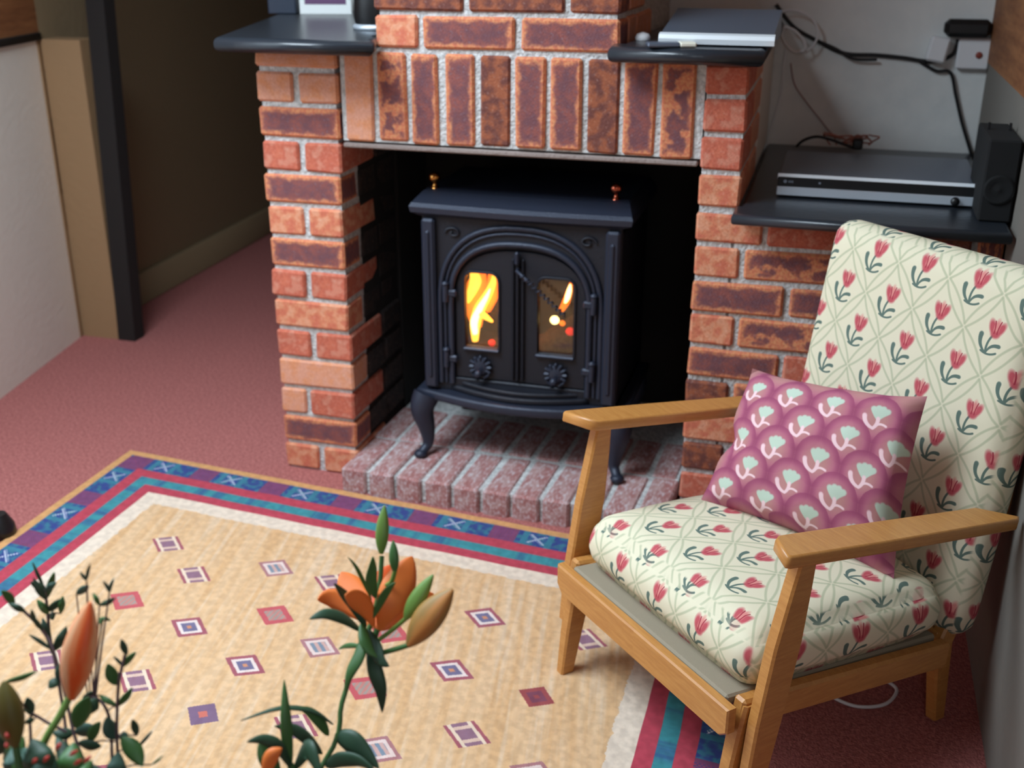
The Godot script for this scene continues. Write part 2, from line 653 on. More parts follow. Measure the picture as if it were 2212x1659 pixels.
func spot(im: Image, cx: float, cy: float, rx: float, ry: float, ang: float, col: Color, soft := 0.25, op := 1.0):
	var w := im.get_width()
	var h := im.get_height()
	var r := maxf(rx, ry) + 2
	var ca := cos(ang)
	var sa := sin(ang)
	for y in range(int(cy - r), int(cy + r) + 1):
		for x in range(int(cx - r), int(cx + r) + 1):
			var dx := x - cx
			var dy := y - cy
			var d := Vector2((dx * ca + dy * sa) / rx, (-dx * sa + dy * ca) / ry).length()
			if d > 1.0: continue
			var px := posmod(x, w)
			var py := posmod(y, h)
			im.set_pixel(px, py, im.get_pixel(px, py).lerp(col, op * clampf((1.0 - d) / soft, 0, 1)))

func stroke(im: Image, a: Vector2, b: Vector2, bow: float, r0: float, r1: float, col: Color, op := 1.0):
	var nrm := (b - a).orthogonal() * bow
	var n := int(a.distance_to(b)) + 4
	for i in n + 1:
		var t := float(i) / n
		var p := a.lerp(b, t) + nrm * 4.0 * t * (1.0 - t)
		var r := lerpf(r0, r1, t)
		spot(im, p.x, p.y, r, r, 0, col, 0.5, op)

func tulip_tex() -> ImageTexture:
	var im := Image.create(232, 300, false, Image.FORMAT_RGB8)
	im.fill(c8(222, 214, 186))
	var g := c8(176, 182, 150)
	# pale ogee lattice round each motif
	for o in [Vector2(0, 0), Vector2(116, 150)]:
		var c4 := [o + Vector2(110, 0), o + Vector2(0, 140), o + Vector2(-110, 0), o + Vector2(0, -140)]
		for k in 4:
			stroke(im, c4[k], c4[(k + 1) % 4], -0.07, 6.0, 6.0, g, 0.12)
	for o in [Vector2(0, 0), Vector2(116, 150)]:
		var leaf := c8(92, 112, 102)
		var stem: Vector2 = o + Vector2(-8, 62)
		stroke(im, o + Vector2(6, -6), stem, -0.10, 4.5, 5.0, leaf, 0.9)
		stroke(im, stem + Vector2(-4, 0), o + Vector2(-40, 2), 0.16, 4.0, 10.0, leaf, 0.85)
		stroke(im, stem + Vector2(2, 0), o + Vector2(38, 30), 0.2, 3.5, 8.0, leaf, 0.85)
		stroke(im, stem + Vector2(-20, -2), stem + Vector2(40, -6), -0.14, 4.0, 4.5, leaf, 0.7)
		var p1 := c8(188, 82, 90)
		var p2 := c8(214, 136, 128)
		spot(im, o.x - 4, o.y - 30, 18, 37, -0.36, p1, 0.5)
		spot(im, o.x + 27, o.y - 28, 17, 37, 0.48, p1, 0.5)
		spot(im, o.x + 11, o.y - 31, 14, 40, 0.08, p2, 0.5)
		spot(im, o.x + 11, o.y - 6, 22, 17, 0, p1, 0.6)
		stroke(im, o + Vector2(1, -54), o + Vector2(5, -10), 0.05, 2.6, 2.6, c8(158, 44, 62), 0.7)
		stroke(im, o + Vector2(24, -56), o + Vector2(17, -10), -0.05, 2.6, 2.6, c8(158, 44, 62), 0.7)
	return ImageTexture.create_from_image(im)

func pillow_tex() -> ImageTexture:
	var W := 400
	var H := 340
	var im := Image.create(W, H, false, Image.FORMAT_RGB8)
	im.fill(c8(158, 84, 106))
	var sx := 92.0
	var sy := 58.0
	for row in range(-1, 8):
		for col in range(-1, 6):
			var o := Vector2(col * sx + (sx * 0.5 if row % 2 else 0.0) + 8.0, row * sy + 12.0)
			if o.x < -60 or o.x > W + 60: continue
			for y in range(int(o.y - 52), int(o.y + 58)):
				for x in range(int(o.x - 52), int(o.x + 52)):
					if x < 0 or y < 0 or x >= W or y >= H: continue
					var d := Vector2((x - o.x) / 46.0, (y - o.y) / 50.0).length()
					if d > 1.0: continue
					var c := c8(190, 140, 130).lerp(c8(180, 104, 124), smoothstep(0.25, 0.85, d))
					c = c.lerp(c8(146, 66, 98), smoothstep(0.66, 0.98, d))
					im.set_pixel(x, y, im.get_pixel(x, y).lerp(c, 0.8))
	for row in range(-1, 8):
		for col in range(-1, 6):
			var o := Vector2(col * sx + (sx * 0.5 if row % 2 else 0.0) + 8.0, row * sy + 8.0)
			if o.x < 14 or o.x > W - 14 or o.y < 14 or o.y > H - 18: continue
			var mint := c8(188, 204, 186)
			for k in 4:
				stroke(im, o + Vector2(2, 6), o + Vector2(-10 + k * 9.0, -20 + absf(k - 1.5) * 4.0), 0.05, 4.0, 7.0, mint, 0.7)
			var pale := c8(236, 200, 204)
			stroke(im, o + Vector2(2, 4), o + Vector2(-4, 26), 0.12, 4.5, 3.5, pale, 0.75)
			stroke(im, o + Vector2(-4, 26), o + Vector2(-24, 4), 0.18, 3.5, 5.5, pale, 0.7)
			stroke(im, o + Vector2(-2, 24), o + Vector2(20, 16), 0.25, 2.5, 3.0, pale, 0.8)
	return ImageTexture.create_from_image(im)

# ---------------------------------------------------------------- the room
func slab_box(st: SurfaceTool, lo: Vector3, hi: Vector3):
	cbox(st, (lo + hi) * 0.5, hi - lo, 0.0)

func shell(called: String, boxes: Array, m: Material) -> MeshInstance3D:
	var st := mb()
	for b in boxes: slab_box(st, b[0], b[1])
	var o := obj(called, st, m)
	tag(o, "", "", "", "structure")
	return o

func room():
	brick_mats()
	shell("floor", [[Vector3(-2.2, -0.12, -4.2), Vector3(1.66, 0.0, 3.94)]], M.carpet)
	shell("ceiling", [[Vector3(-2.2, 2.4, -4.2), Vector3(1.66, 2.52, 0.60)], [Vector3(-2.2, 2.4, 1.90), Vector3(1.66, 2.52, 3.94)],
		[Vector3(-2.2, 2.4, 0.60), Vector3(-0.95, 2.52, 1.90)], [Vector3(0.25, 2.4, 0.60), Vector3(1.66, 2.52, 1.90)]], M.warm_board)
	shell("wall_right", [[Vector3(1.54, 0, -0.97), Vector3(1.66, 1.078, 3.94)]], M.grey_wall)
	shell("wall_right_upper", [[Vector3(1.535, 1.078, -0.97), Vector3(1.66, 2.4, 2.75)], [Vector3(1.535, 2.15, 2.75), Vector3(1.66, 2.4, 3.65)], [Vector3(1.535, 1.078, 3.65), Vector3(1.66, 2.4, 3.94)]], M.warm_board)
	shell("wall_back", [[Vector3(-0.52, 0, -0.97), Vector3(1.66, 2.4, -0.85)]], M.plaster)
	shell("wall_hall_side", [[Vector3(-0.52, 0, -4.2), Vector3(-0.40, 2.4, -0.97)]], M.hall_paint)
	shell("wall_hall_end", [[Vector3(-1.7, 0, -4.2), Vector3(-0.52, 2.4, -4.08)]], M.hall_paint)
	# hall wall behind the post, a little out of square
	var st := mb()
	prism(st, [Vector2(-1.47, -0.80), Vector2(-1.60, -4.2), Vector2(-1.75, -4.2), Vector2(-1.75, -0.80)], 0.0, 2.4)
	tag(obj("wall_hall", st, M.hall_paint), "", "", "", "structure")
	st = mb()
	prism(st, [Vector2(-1.455, -0.92), Vector2(-1.585, -4.1), Vector2(-1.61, -4.1), Vector2(-1.48, -0.92)], 0.0, 0.13, 0.006)
	tag(obj("baseboard_hall", st, M.hall_paint), "", "", "", "structure")
	# white panelled partition at the left, with a timber cap and boards above it
	st = mb()
	prism(st, [Vector2(-1.475, -0.80), Vector2(-1.25, 0.30), Vector2(-1.40, 0.30), Vector2(-1.60, -0.80)], 0.0, 1.062)
	tag(obj("wall_left", st, M.white_paint), "", "", "", "structure")
	st = mb()
	prism(st, [Vector2(-1.473, -0.80), Vector2(-1.4685, -0.78), Vector2(-1.50, -0.775), Vector2(-1.52, -0.80)], 0.0, 1.062, 0.003)
	tag(obj("trim_1", st, M.jamb), "", "", "", "structure")
	st = mb()
	prism(st, [Vector2(-1.462, -0.80), Vector2(-1.235, 0.30), Vector2(-1.42, 0.30), Vector2(-1.62, -0.80)], 1.062, 1.088, 0.004)
	tag(obj("trim_2", st, M.dark_wood), "", "", "", "structure")
	st = mb()
	prism(st, [Vector2(-1.470, -0.80), Vector2(-1.245, 0.30), Vector2(-1.40, 0.30), Vector2(-1.60, -0.80)], 1.088, 2.4)
	tag(obj("wall_left_upper", st, M.warm_board), "", "", "", "structure")
	st = mb()
	prism(st, [Vector2(-1.48, -0.80), Vector2(-1.315, -0.80), Vector2(-1.315, -0.90), Vector2(-1.48, -0.90)], 0.0, 1.065)
	tag(obj("trim_3", st, M.jamb), "", "", "", "structure")
	# the dark post leans a little
	st = mb()
	var rings := []
	for q in [[0.0, 0.0], [2.4, 0.10]]:
		rings.append([Vector3(-1.318 + q[1], q[0], -0.795), Vector3(-1.248 + q[1], q[0], -0.795), Vector3(-1.248 + q[1], q[0], -0.855), Vector3(-1.318 + q[1], q[0], -0.855)])
	loft(st, rings, false)
	tag(obj("trim_4", st, M.dark_wood), "", "", "", "structure")
	# left and front walls out of the frame, each with a window
	shell("wall_left_side", [[Vector3(-1.40, 0, 0.30), Vector3(-1.25, 1.15, 3.94)], [Vector3(-1.40, 2.28, 0.30), Vector3(-1.25, 2.4, 3.94)],
		[Vector3(-1.40, 1.15, 0.30), Vector3(-1.25, 2.28, 0.60)], [Vector3(-1.40, 1.15, 2.10), Vector3(-1.25, 2.28, 3.94)]], M.plaster)
	shell("wall_front", [[Vector3(-1.25, 0, 3.82), Vector3(1.54, 2.4, 3.94)]], M.warm_board)
	var pane := mat(Color(1, 1, 1, 0.06), 0.02)
	pane.transparency = BaseMaterial3D.TRANSPARENCY_ALPHA
	for w in [["window_1", Vector3(-1.36, 1.15, 0.60), Vector3(-1.31, 2.28, 2.10), 2], ["window_2", Vector3(-0.95, 2.46, 0.60), Vector3(0.25, 2.50, 1.90), 1], ["added_window_3", Vector3(1.58, 1.078, 2.75), Vector3(1.63, 2.15, 3.65), 2]]:  # the right-hand window is unseen, added to light the alcove
		var fr := mb()
		var lo: Vector3 = w[1]
		var hi: Vector3 = w[2]
		var lie: int = 0 if w[3] == 2 else 1      # the axis through the pane
		var a1: int = w[3] if lie == 0 else 0
		var a2: int = 1 if lie == 0 else 2
		for e in [[a1, a2], [a2, a1]]:
			var ax: int = e[0]
			for k in 3:
				if k == 1 and ax == a2: continue
				var a := lo
				var b := hi
				var mid: float = [lo[ax], (lo[ax] + hi[ax]) * 0.5 - 0.025, hi[ax] - 0.05][k]
				a[ax] = mid; b[ax] = mid + 0.05
				slab_box(fr, a, b)
		var f := obj(w[0], fr, M.white_paint)
		tag(f, "", "", "", "structure")
		var p := mb()
		var thin := lie
		lo[thin] = (lo[thin] + hi[thin]) * 0.5 - 0.002
		hi[thin] = lo[thin] + 0.004
		slab_box(p, lo, hi)
		obj("pane", p, pane, f)

# ---------------------------------------------------------------- brickwork
func brick(parent: Node, x0: float, x1: float, y0: float, y1: float, z0: float, z1: float, kind: String, upright := false, turn := 0.0):
	var st := mb()
	var size := Vector3(x1 - x0, y1 - y0, z1 - z0)
	plain_uv = not kind in ["dark", "patchy"]
	cbox(st, Vector3(), size, 0.0055, Basis(), 0.0016, upright)
	plain_uv = false
	var o := obj("brick", st, M[kind + str(rng.randi() % 3)], parent)
	o.position = Vector3((x0 + x1) * 0.5, (y0 + y1) * 0.5, (z0 + z1) * 0.5 + rng.randf_range(-0.002, 0.002))
	o.rotation = Vector3(rng.randf_range(-0.006, 0.006), turn + rng.randf_range(-0.006, 0.006), rng.randf_range(-0.008, 0.008))

const P := 0.084      # one course of brick and bed joint
const Q := 0.0859     # one soldier brick and joint

func fireplace():
	var t := base("fireplace", Vector3.ZERO)
	tag(t, "red and brown brick fireplace with an upright brick lintel over the stove opening", "fireplace")
	# left pier
	var pier := group_node("pier", t)
	var st := mb()
	prism(st, [Vector2(-0.228, -0.009), Vector2(-0.028, -0.009), Vector2(-0.028, -0.84), Vector2(-0.47, -0.84)], 0.0, 1.135)
	obj("mortar", st, M.mortar, pier)
	var kinds := ["orange", "dark", "pink", "pink", "red", "orange", "red", "dark", "orange", "dark", "red", "dark", "pink", "pink"]
	var XL := [-0.237, -0.236, -0.237, -0.236, -0.236, -0.235, -0.237, -0.233, -0.233, -0.236, -0.233, -0.235, -0.236, -0.236]
	for k in 14:
		var y0 := k * P + 0.003
		var y1 := y0 + P - 0.0115
		if k == 13: y1 = 1.132
		var xl: float = XL[k]
		var xr := -0.019 - (0.006 if k in [5, 6, 7, 8, 9] else 0.0)
		var kd: String = kinds[k]
		if k % 2 == 1:
			brick(pier, xl, xr, y0, y1, -0.1025, 0, kd)
			if k < 11:  # inner return coloured dark for the shade that falls there
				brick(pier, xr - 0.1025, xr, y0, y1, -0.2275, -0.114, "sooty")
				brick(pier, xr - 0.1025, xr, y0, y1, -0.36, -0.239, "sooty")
		else:
			var xm := (xl + xr) * 0.5 + (-0.028 if k == 2 else rng.randf_range(-0.006, 0.006))
			brick(pier, xl, xm - 0.0075, y0, y1, -0.215, 0, kd)
			brick(pier, xm + 0.0075, xr, y0, y1, -0.215, 0, "red" if k == 2 else kd)
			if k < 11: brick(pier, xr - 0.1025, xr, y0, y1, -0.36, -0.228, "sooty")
		# brick ends on the splayed outer flank
		if k % 2 == 0:
			brick(pier, xl - 0.085, xl + 0.03, y0, y1, -0.445, -0.235, "red", false, 0.26)
	box_obj("shaded_mortar", Vector3(-0.0285, 0.0, -0.6), Vector3(-0.0255, 0.92, -0.120), 0.0, M.soot_and_shade, pier)  # dark skin over the joints, painting in the opening's shade
	# lintel of upright bricks
	var lin := group_node("lintel", t)
	box_obj("mortar", Vector3(-0.012, 0.925, -0.1), Vector3(0.868, 1.146, -0.009), 0.0, M.mortar, lin)
	box_obj("lintel_bar", Vector3(-0.012, 0.908, -0.10), Vector3(0.862, 0.920, -0.004), 0.003, M.lintel_bar, lin)
	var sk := ["pink", "patchy", "dark", "dark", "umber", "dark", "dark", "umber", "dark", "patchy"]
	for i in 10:
		var w: float = 0.0735 if i != 2 else 0.067
		var yb: float = 0.925 + rng.randf_range(0, 0.006)
		if i == 9: yb -= 0.006
		brick(lin, i * Q + 0.0005, i * Q + w, yb, 1.138, -0.1025, 0, sk[i], true)
	# right pier and the low wall that carries the shelf
	var pr := group_node("pier", t)
	box_obj("mortar", Vector3(0.872, 0, -0.84), Vector3(0.958, 1.135, -0.009), 0.0, M.mortar, pr)
	var ro := -0.0233
	var rk := ["red", "red", "umber", "orange", "umber", "dark", "orange", "dark", "orange", "orange", "orange", "red", "red", "red"]
	for k in 14:
		var y0 := k * P + 0.003 + ro
		var y1 := y0 + P - 0.0115
		if k == 13: y1 = 1.134
		if y0 < 0: y0 = 0.001
		var kd: String = rk[k]
		if k >= 10:
			brick(pr, 0.869, 0.963, y0, y1, -0.215, 0, kd)
			brick(pr, 0.869, 0.963, y0, y1, -0.44, -0.226, "pink")
	# plastered cheek of the pier behind the first bricks
	box_obj("plaster_cheek", Vector3(0.90, 0.83, -0.845), Vector3(0.964, 1.135, -0.445), 0.002, M.white_paint, pr)
	var low := group_node("low_wall", t)
	box_obj("mortar", Vector3(0.95, 0, -0.84), Vector3(1.535, 0.80, -0.009), 0.0, M.mortar, low)
	for k in 10:
		var y0 := k * P + 0.003 + ro
		var y1 := minf(y0 + P - 0.0115, 0.802)
		if y0 < 0: y0 = 0.001
		var x := 0.869
		var first := true
		while x < 1.50:
			var w := 0.213
			if first and k % 2 == 0: w = 0.1025
			if first and k == 9: w = 0.150
			if x + w > 1.535: w = 1.535 - x
			var kd: String = rk[k] if first else ["dark", "umber", "red", "patchy"][rng.randi() % 4]
			if k in [6, 8] and not first and x < 1.1: kd = "patchy"
			brick(low, x, x + w, y0, y1, -0.1025, 0, kd)
			x += w + 0.0125
			first = false
	# chimney breast that rises between the two slabs
	var br := group_node("chimney_breast", t)
	box_obj("mortar", Vector3(0.097, 1.146, -0.80), Vector3(0.664, 2.4, -0.009), 0.0, M.mortar, br)
	var rows := [[[0.089, 0.192, "orange"], [0.206, 0.428, "dark"], [0.443, 0.672, "dark"]], [[0.087, 0.305, "umber"], [0.319, 0.543, "umber"], [0.557, 0.672, "umber"]],
		[[0.088, 0.192, "umber"], [0.206, 0.428, "dark"], [0.443, 0.672, "red"]], [[0.087, 0.305, "dark"], [0.319, 0.543, "red"], [0.557, 0.672, "orange"]]]
	for i in rows.size():
		var y0 := 1.151 + i * P
		for b in rows[i]:
			brick(br, b[0], b[1], y0, y0 + 0.0725, -0.1025, 0, b[2])
		if i % 2 == 0:
			brick(br, 0.57, 0.672, y0, y0 + 0.0725, -0.215, -0.114, "pink")
			brick(br, 0.57, 0.672, y0, y0 + 0.0725, -0.44, -0.227, "pink")
		else:
			brick(br, 0.57, 0.672, y0, y0 + 0.0725, -0.33, -0.114, "pink")
	# sooty firebox
	box_obj("firebox", Vector3(-0.03, 0.0, -0.66), Vector3(0.88, 0.93, -0.60), 0.0, M.soot_and_shade, t)
	box_obj("firebox_roof", Vector3(-0.03, 0.93, -0.66), Vector3(0.88, 0.98, -0.101), 0.0, M.soot_and_shade, t)
	box_obj("firebox_cheek", Vector3(-0.03, 0.0, -0.62), Vector3(-0.016, 0.93, -0.365), 0.0, M.soot_and_shade, t)
	box_obj("firebox_cheek", Vector3(0.862, 0.0, -0.62), Vector3(0.88, 0.93, -0.105), 0.0, M.soot_and_shade, t)

func hearth():
	var t := base("hearth", Vector3.ZERO)
	tag(t, "low hearth of pinkish bricks on edge in front of the stove, dusted with ash", "hearth")
	var st := mb()
	prism(st, [Vector2(-0.012, 0.086), Vector2(0.855, 0.120), Vector2(0.855, -0.595), Vector2(-0.012, -0.595)], 0.0, 0.064)
	obj("mortar", st, M.mortar, t)
	var x := -0.020
	var a := -atan(0.04)
	while x < 0.84:
		var w := minf(0.069, 0.862 - x)
		var zf := 0.097 + 0.04 * (x + w * 0.5)
		brick(t, x, x + w, -0.03, 0.070 + rng.randf_range(-0.002, 0.002), zf - 0.215, zf, "hearth", false, a)
		brick(t, x, x + w, -0.03, 0.069 + rng.randf_range(-0.002, 0.002), zf - 0.442, zf - 0.227, "hearth", false, a)
		x += 0.0805

func slabs():
	var st := mb()
	prism(st, [Vector2(-0.265, 0.135), Vector2(0.137, 0.140), Vector2(0.094, 0.005), Vector2(0.083, 0.005), Vector2(0.083, -0.845), Vector2(-0.56, -0.845)], 1.141, 1.175, 0.014, 5)
	tag(obj("mantel_slab", st, M.slate), "black slate mantel slab over the left pier, wide end jutting past the bricks", "mantel slab", "slate mantel slabs")
	st = mb()
	prism(st, [Vector2(0.655, 0.005), Vector2(0.665, 0.095), Vector2(0.998, 0.098), Vector2(0.985, -0.845), Vector2(0.680, -0.845), Vector2(0.680, 0.005)], 1.141, 1.175, 0.014, 5)
	tag(obj("mantel_slab", st, M.slate), "black slate mantel slab over the right pier, carrying the silver-grey box", "mantel slab", "slate mantel slabs")
	st = mb()
	prism(st, [Vector2(0.955, 0.100), Vector2(1.532, 0.112), Vector2(1.532, -0.845), Vector2(0.968, -0.845), Vector2(0.968, 0.006), Vector2(0.955, 0.006)], 0.803, 0.828, 0.009, 4)
	tag(obj("alcove_shelf", st, M.slate), "black slate shelf in the alcove, under the disc player, on the low brick wall", "shelf")

# ---------------------------------------------------------------- stove
func arch(hw: float, y0: float, spring: float, top: float, xc: float, n := 20) -> Array:
	var out := [Vector2(xc - hw, y0)]
	for k in n + 1:
		var a := PI - PI * k / n
		out.append(Vector2(xc + signf(cos(a)) * pow(absf(cos(a)), 0.82) * hw, spring + pow(maxf(sin(a), 0.0), 0.82) * (top - spring)))
	out.append(Vector2(xc + hw, y0))
	return out

func stove():
	var xc := 0.425
	var zf := -0.068
	var t := base("stove", Vector3(0, 0, 0))
	tag(t, "black cast iron wood-burning stove with two glazed doors, standing on bowed legs", "stove")
	# body: sides, back, floor and roof of the box
	var st := mb()
	for b in [[Vector3(.165, .262, -.42), Vector3(.180, .735, -.075)], [Vector3(.670, .262, -.42), Vector3(.685, .735, -.075)], [Vector3(.165, .262, -.435), Vector3(.685, .735, -.42)],
		[Vector3(.165, .255, -.42), Vector3(.685, .275, -.075)], [Vector3(.165, .72, -.42), Vector3(.685, .735, -.075)]]:
		slab_box(st, b[0], b[1])
	obj("body", st, M.iron, t)
	box_obj("added_fireback", Vector3(.181, .276, -.418), Vector3(.669, .718, -.405), 0.0, M.soot_and_shade, t)  # added black panel that keeps the stove interior dark
	# front plate with the arched doorway cut in it
	st = mb()
	var open := arch(0.176, 0.300, 0.525, 0.662, xc)
	frame_plate(st, [Vector2(.165, .262), Vector2(.685, .262), Vector2(.685, .736), Vector2(.165, .736)], open, Vector2(xc, 0.48), zf - 0.012, zf, 0.003)
	obj("front_plate", st, M.iron, t)
	st = mb()
	frame_plate(st, [Vector2(.178, .274), Vector2(.672, .274), Vector2(.672, .722), Vector2(.178, .722)], arch(0.160, 0.316, 0.515, 0.640, xc), Vector2(xc, 0.48), zf - 0.030, zf - 0.0165, 0.001)
	obj("door_seat", st, M.iron, t)
	# corner pilasters
	for s in [-1, 1]:
		st = mb()
		var x: float = xc + s * 0.2395
		cbox(st, Vector3(x, 0.50, zf + 0.006), Vector3(0.036, 0.46, 0.024), 0.006)
		cbox(st, Vector3(x, 0.50, zf + 0.016), Vector3(0.014, 0.40, 0.014), 0.005)
		obj("pilaster", st, M.iron_light, t)
	# arched mouldings
	for q in [[0.214, 0.718, 0.0075, 0.50], [0.200, 0.703, 0.004, 0.505], [0.184, 0.676, 0.0085, 0.515]]:
		st = mb()
		var pts := []
		for p in arch(q[0], 0.285, q[3], q[1], xc, 26): pts.append(Vector3(p.x, p.y, zf + 0.002))
		tube(st, pts, q[2], 8)
		obj("arch_moulding", st, M.iron_light, t)
	# spandrel ornaments
	for s in [-1, 1]:
		st = mb()
		var pts := []
		for k in 14:
			var a := k * 0.55
			var r := 0.022 * (1.0 - k / 16.0)
			pts.append(Vector3(xc + s * (0.175 + cos(a) * r), 0.695 + sin(a) * r * 0.7, zf + 0.003))
		tube(st, pts, 0.0035, 6)
		obj("scroll", st, M.iron, t)
	# two doors with a glass pane each
	var glass := mat(Color(0.5, 0.34, 0.2, 0.12), 0.03)
	glass.transparency = BaseMaterial3D.TRANSPARENCY_ALPHA
	for s in [-1, 1]:
		var door := group_node("door", t)
		st = mb()
		var full := arch(0.174, 0.302, 0.523, 0.658, xc)
		var outline := []
		var xs: float = xc - 0.004
		if s == -1:
			for p in full:
				if p.x < xs - 0.003: outline.append(p)
			outline.append(Vector2(xs - 0.001, 0.657))
			outline.append(Vector2(xs - 0.001, 0.302))
		else:
			outline.append(Vector2(xs + 0.001, 0.302))
			outline.append(Vector2(xs + 0.001, 0.657))
			for p in full:
				if p.x > xs + 0.003: outline.append(p)
		var wx0: float = 0.279 if s == -1 else 0.474
		var wx1: float = 0.366 if s == -1 else 0.566
		var win := rrect(wx0, wx1, 0.392, 0.592, 0.020)
		frame_plate(st, outline, win, Vector2((wx0 + wx1) * 0.5, 0.49), zf - 0.016, zf - 0.004, 0.002)
		obj("door_plate", st, M.iron, door)
		# sill and rim round the pane
		st = mb()
		cbox(st, Vector3((wx0 + wx1) * 0.5, 0.386, zf + 0.001), Vector3(wx1 - wx0 + 0.012, 0.009, 0.014), 0.003)
		obj("sill", st, M.iron_light, door)
		st = mb()
		frame_plate(st, rrect(wx0 - 0.007, wx1 + 0.007, 0.385, 0.599, 0.026), rrect(wx0 - 0.001, wx1 + 0.001, 0.391, 0.593, 0.021), Vector2((wx0 + wx1) * 0.5, 0.49), zf - 0.004, zf + 0.001, 0.001)
		obj("rim", st, M.iron, door)
		st = mb()
		cbox(st, Vector3((wx0 + wx1) * 0.5, 0.492, zf - 0.0125), Vector3(wx1 - wx0 + 0.004, 0.206, 0.003), 0.0)
		obj("pane", st, glass, door)
		# round air wheel
		st = mb()
		var wc := Vector3(0.320 if s == -1 else 0.524, 0.338, zf - 0.003)
		lathe(st, [[0.026, 0.0], [0.026, 0.005], [0.018, 0.010], [0.009, 0.011], [0.002, 0.012]], wc, Vector3.BACK, 24)
		for k in 9:
			var a := -0.5 + (PI + 1.0) * k / 8.0
			cbox(st, wc + Vector3(cos(a) * 0.024, sin(a) * 0.024, 0.008), Vector3(0.018, 0.0095, 0.010), 0.004, Basis(Vector3.BACK, a))
		lathe(st, [[0.005, 0.0], [0.005, 0.016], [0.010, 0.020], [0.011, 0.027], [0.006, 0.033], [0.001, 0.034]], wc + Vector3(0, -0.012, 0.004), Vector3.BACK, 16)
		for sg in [-1, 1]:
			cbox(st, wc + Vector3(sg * 0.016, -0.026, 0.007), Vector3(0.022, 0.007, 0.008), 0.003, Basis(Vector3.BACK, sg * 0.7))
		obj("air_vent", st, M.iron_light, door)
		# hinge lugs
		for y in [0.355, 0.536]:
			st = mb()
			var hx: float = xc + s * 0.196
			lathe(st, [[0.008, -0.022], [0.0085, 0.022]], Vector3(hx, y, zf + 0.011), Vector3.UP, 12)
			cbox(st, Vector3(hx - s * 0.014, y, zf + 0.006), Vector3(0.030, 0.020, 0.012), 0.004)
			lathe(st, [[0.010, 0.0], [0.010, 0.005], [0.002, 0.009]], Vector3(hx, y + 0.024, zf + 0.011), Vector3.UP, 12)
			obj("hinge", st, M.iron_light, door)
	# meeting strip and sprung handle
	st = mb()
	for dx in [-0.013, 0.0, 0.013]:
		cbox(st, Vector3(xc - 0.004 + dx, 0.475, zf), Vector3(0.008, 0.33, 0.010 if dx != 0.0 else 0.016), 0.003)
	obj("meeting_strip", st, M.iron, t)
	st = mb()
	var ha := on_z(1116, 583, zf + 0.022)
	var hb := on_z(1222, 682, zf + 0.030)
	tube(st, [ha + Vector3(0, 0, -0.026), ha, ha.lerp(hb, 0.25)], 0.005, 8)
	cbox(st, on_z(1117, 556, zf + 0.010), Vector3(0.012, 0.034, 0.016), 0.004)
	var coil := []
	for k in 160:
		var v := k / 159.0
		var d := (hb - ha).normalized()
		var s1 := d.cross(Vector3.BACK).normalized()
		coil.append(ha.lerp(hb, 0.1 + v * 0.9) + (s1 * cos(v * TAU * 11) + Vector3.BACK * sin(v * TAU * 11)) * 0.0052)
	tube(st, coil, 0.0022, 5)
	obj("handle", st, M.iron_light, t)
	# bowed base ledge
	st = mb()
	var led := []
	for k in 21:
		var v := k / 20.0
		led.append(Vector2(lerpf(0.140, 0.712, v), -0.060 + 0.062 * sin(PI * v)))
	led.append(Vector2(0.712, -0.43)); led.append(Vector2(0.140, -0.43))
	prism(st, led, 0.236, 0.262, 0.008, 3)
	obj("base_ledge", st, M.iron_light, t)
	st = mb()
	led = []
	for k in 21:
		var v := k / 20.0
		led.append(Vector2(lerpf(0.235, 0.615, v), -0.068 + 0.050 * sin(PI * v)))
	led.append(Vector2(0.615, -0.10)); led.append(Vector2(0.235, -0.10))
	prism(st, led, 0.262, 0.278, 0.005, 3)
	prism(st, inset(led, 0.012), 0.278, 0.290, 0.004, 3)
	obj("ash_lip", st, M.iron, t)
	# sloping cornice and flat top plate
	st = mb()
	var rings := []
	for q in [[0.262, 0.736, -0.060, 0.0], [0.284, 0.746, -0.050, 0.012], [0.287, 0.760, -0.048, 0.012], [0.283, 0.769, -0.056, 0.010], [0.268, 0.790, -0.105, 0.006], [0.262, 0.793, -0.120, 0.0]]:
		var ring := []
		for k in 13:
			var v := k / 12.0
			ring.append(Vector3(lerpf(xc - q[0], xc + q[0], v), q[1], q[2] + q[3] * sin(PI * v)))
		ring.append(Vector3(xc + q[0], q[1], -0.43))
		ring.append(Vector3(xc - q[0], q[1], -0.43))
		rings.append(ring)
	loft(st, rings, false)
	obj("top_plate", st, M.iron_light, t)
	# ball finials
	var fin := [[0.180, M.brass], [0.653, M.copper]]
	for f in fin:
		st = mb()
		lathe(st, [[0.012, 0.0], [0.009, 0.006], [0.005, 0.010], [0.006, 0.014], [0.012, 0.018], [0.0155, 0.026], [0.0155, 0.031], [0.011, 0.039], [0.0005, 0.043]], Vector3(f[0], 0.7925, -0.132), Vector3.UP, 20)
		obj("finial", st, f[1], t)
	# legs
	for q in [[0.168, -0.062, -1], [0.690, -0.062, 1], [0.180, -0.38, -1], [0.672, -0.38, 1]]:
		st = mb()
		var o := Vector3(q[0], 0, q[1])
		var s: float = q[2]
		var f := 1.0 if q[1] > -0.2 else -0.6
		var path := spline([o + Vector3(0, 0.245, 0), o + Vector3(s * 0.010, 0.205, f * 0.012), o + Vector3(s * 0.002, 0.150, f * 0.004), o + Vector3(-s * 0.002, 0.105, 0.004), o + Vector3(s * 0.006, 0.086, f * 0.018), o + Vector3(s * 0.012, 0.078, f * 0.030)], 4)
		var rad := []
		for k in path.size():
			var v := float(k) / (path.size() - 1)
			rad.append(lerpf(0.036, 0.013, smoothstep(0.0, 0.75, v)))
		tube(st, path, rad, 12)
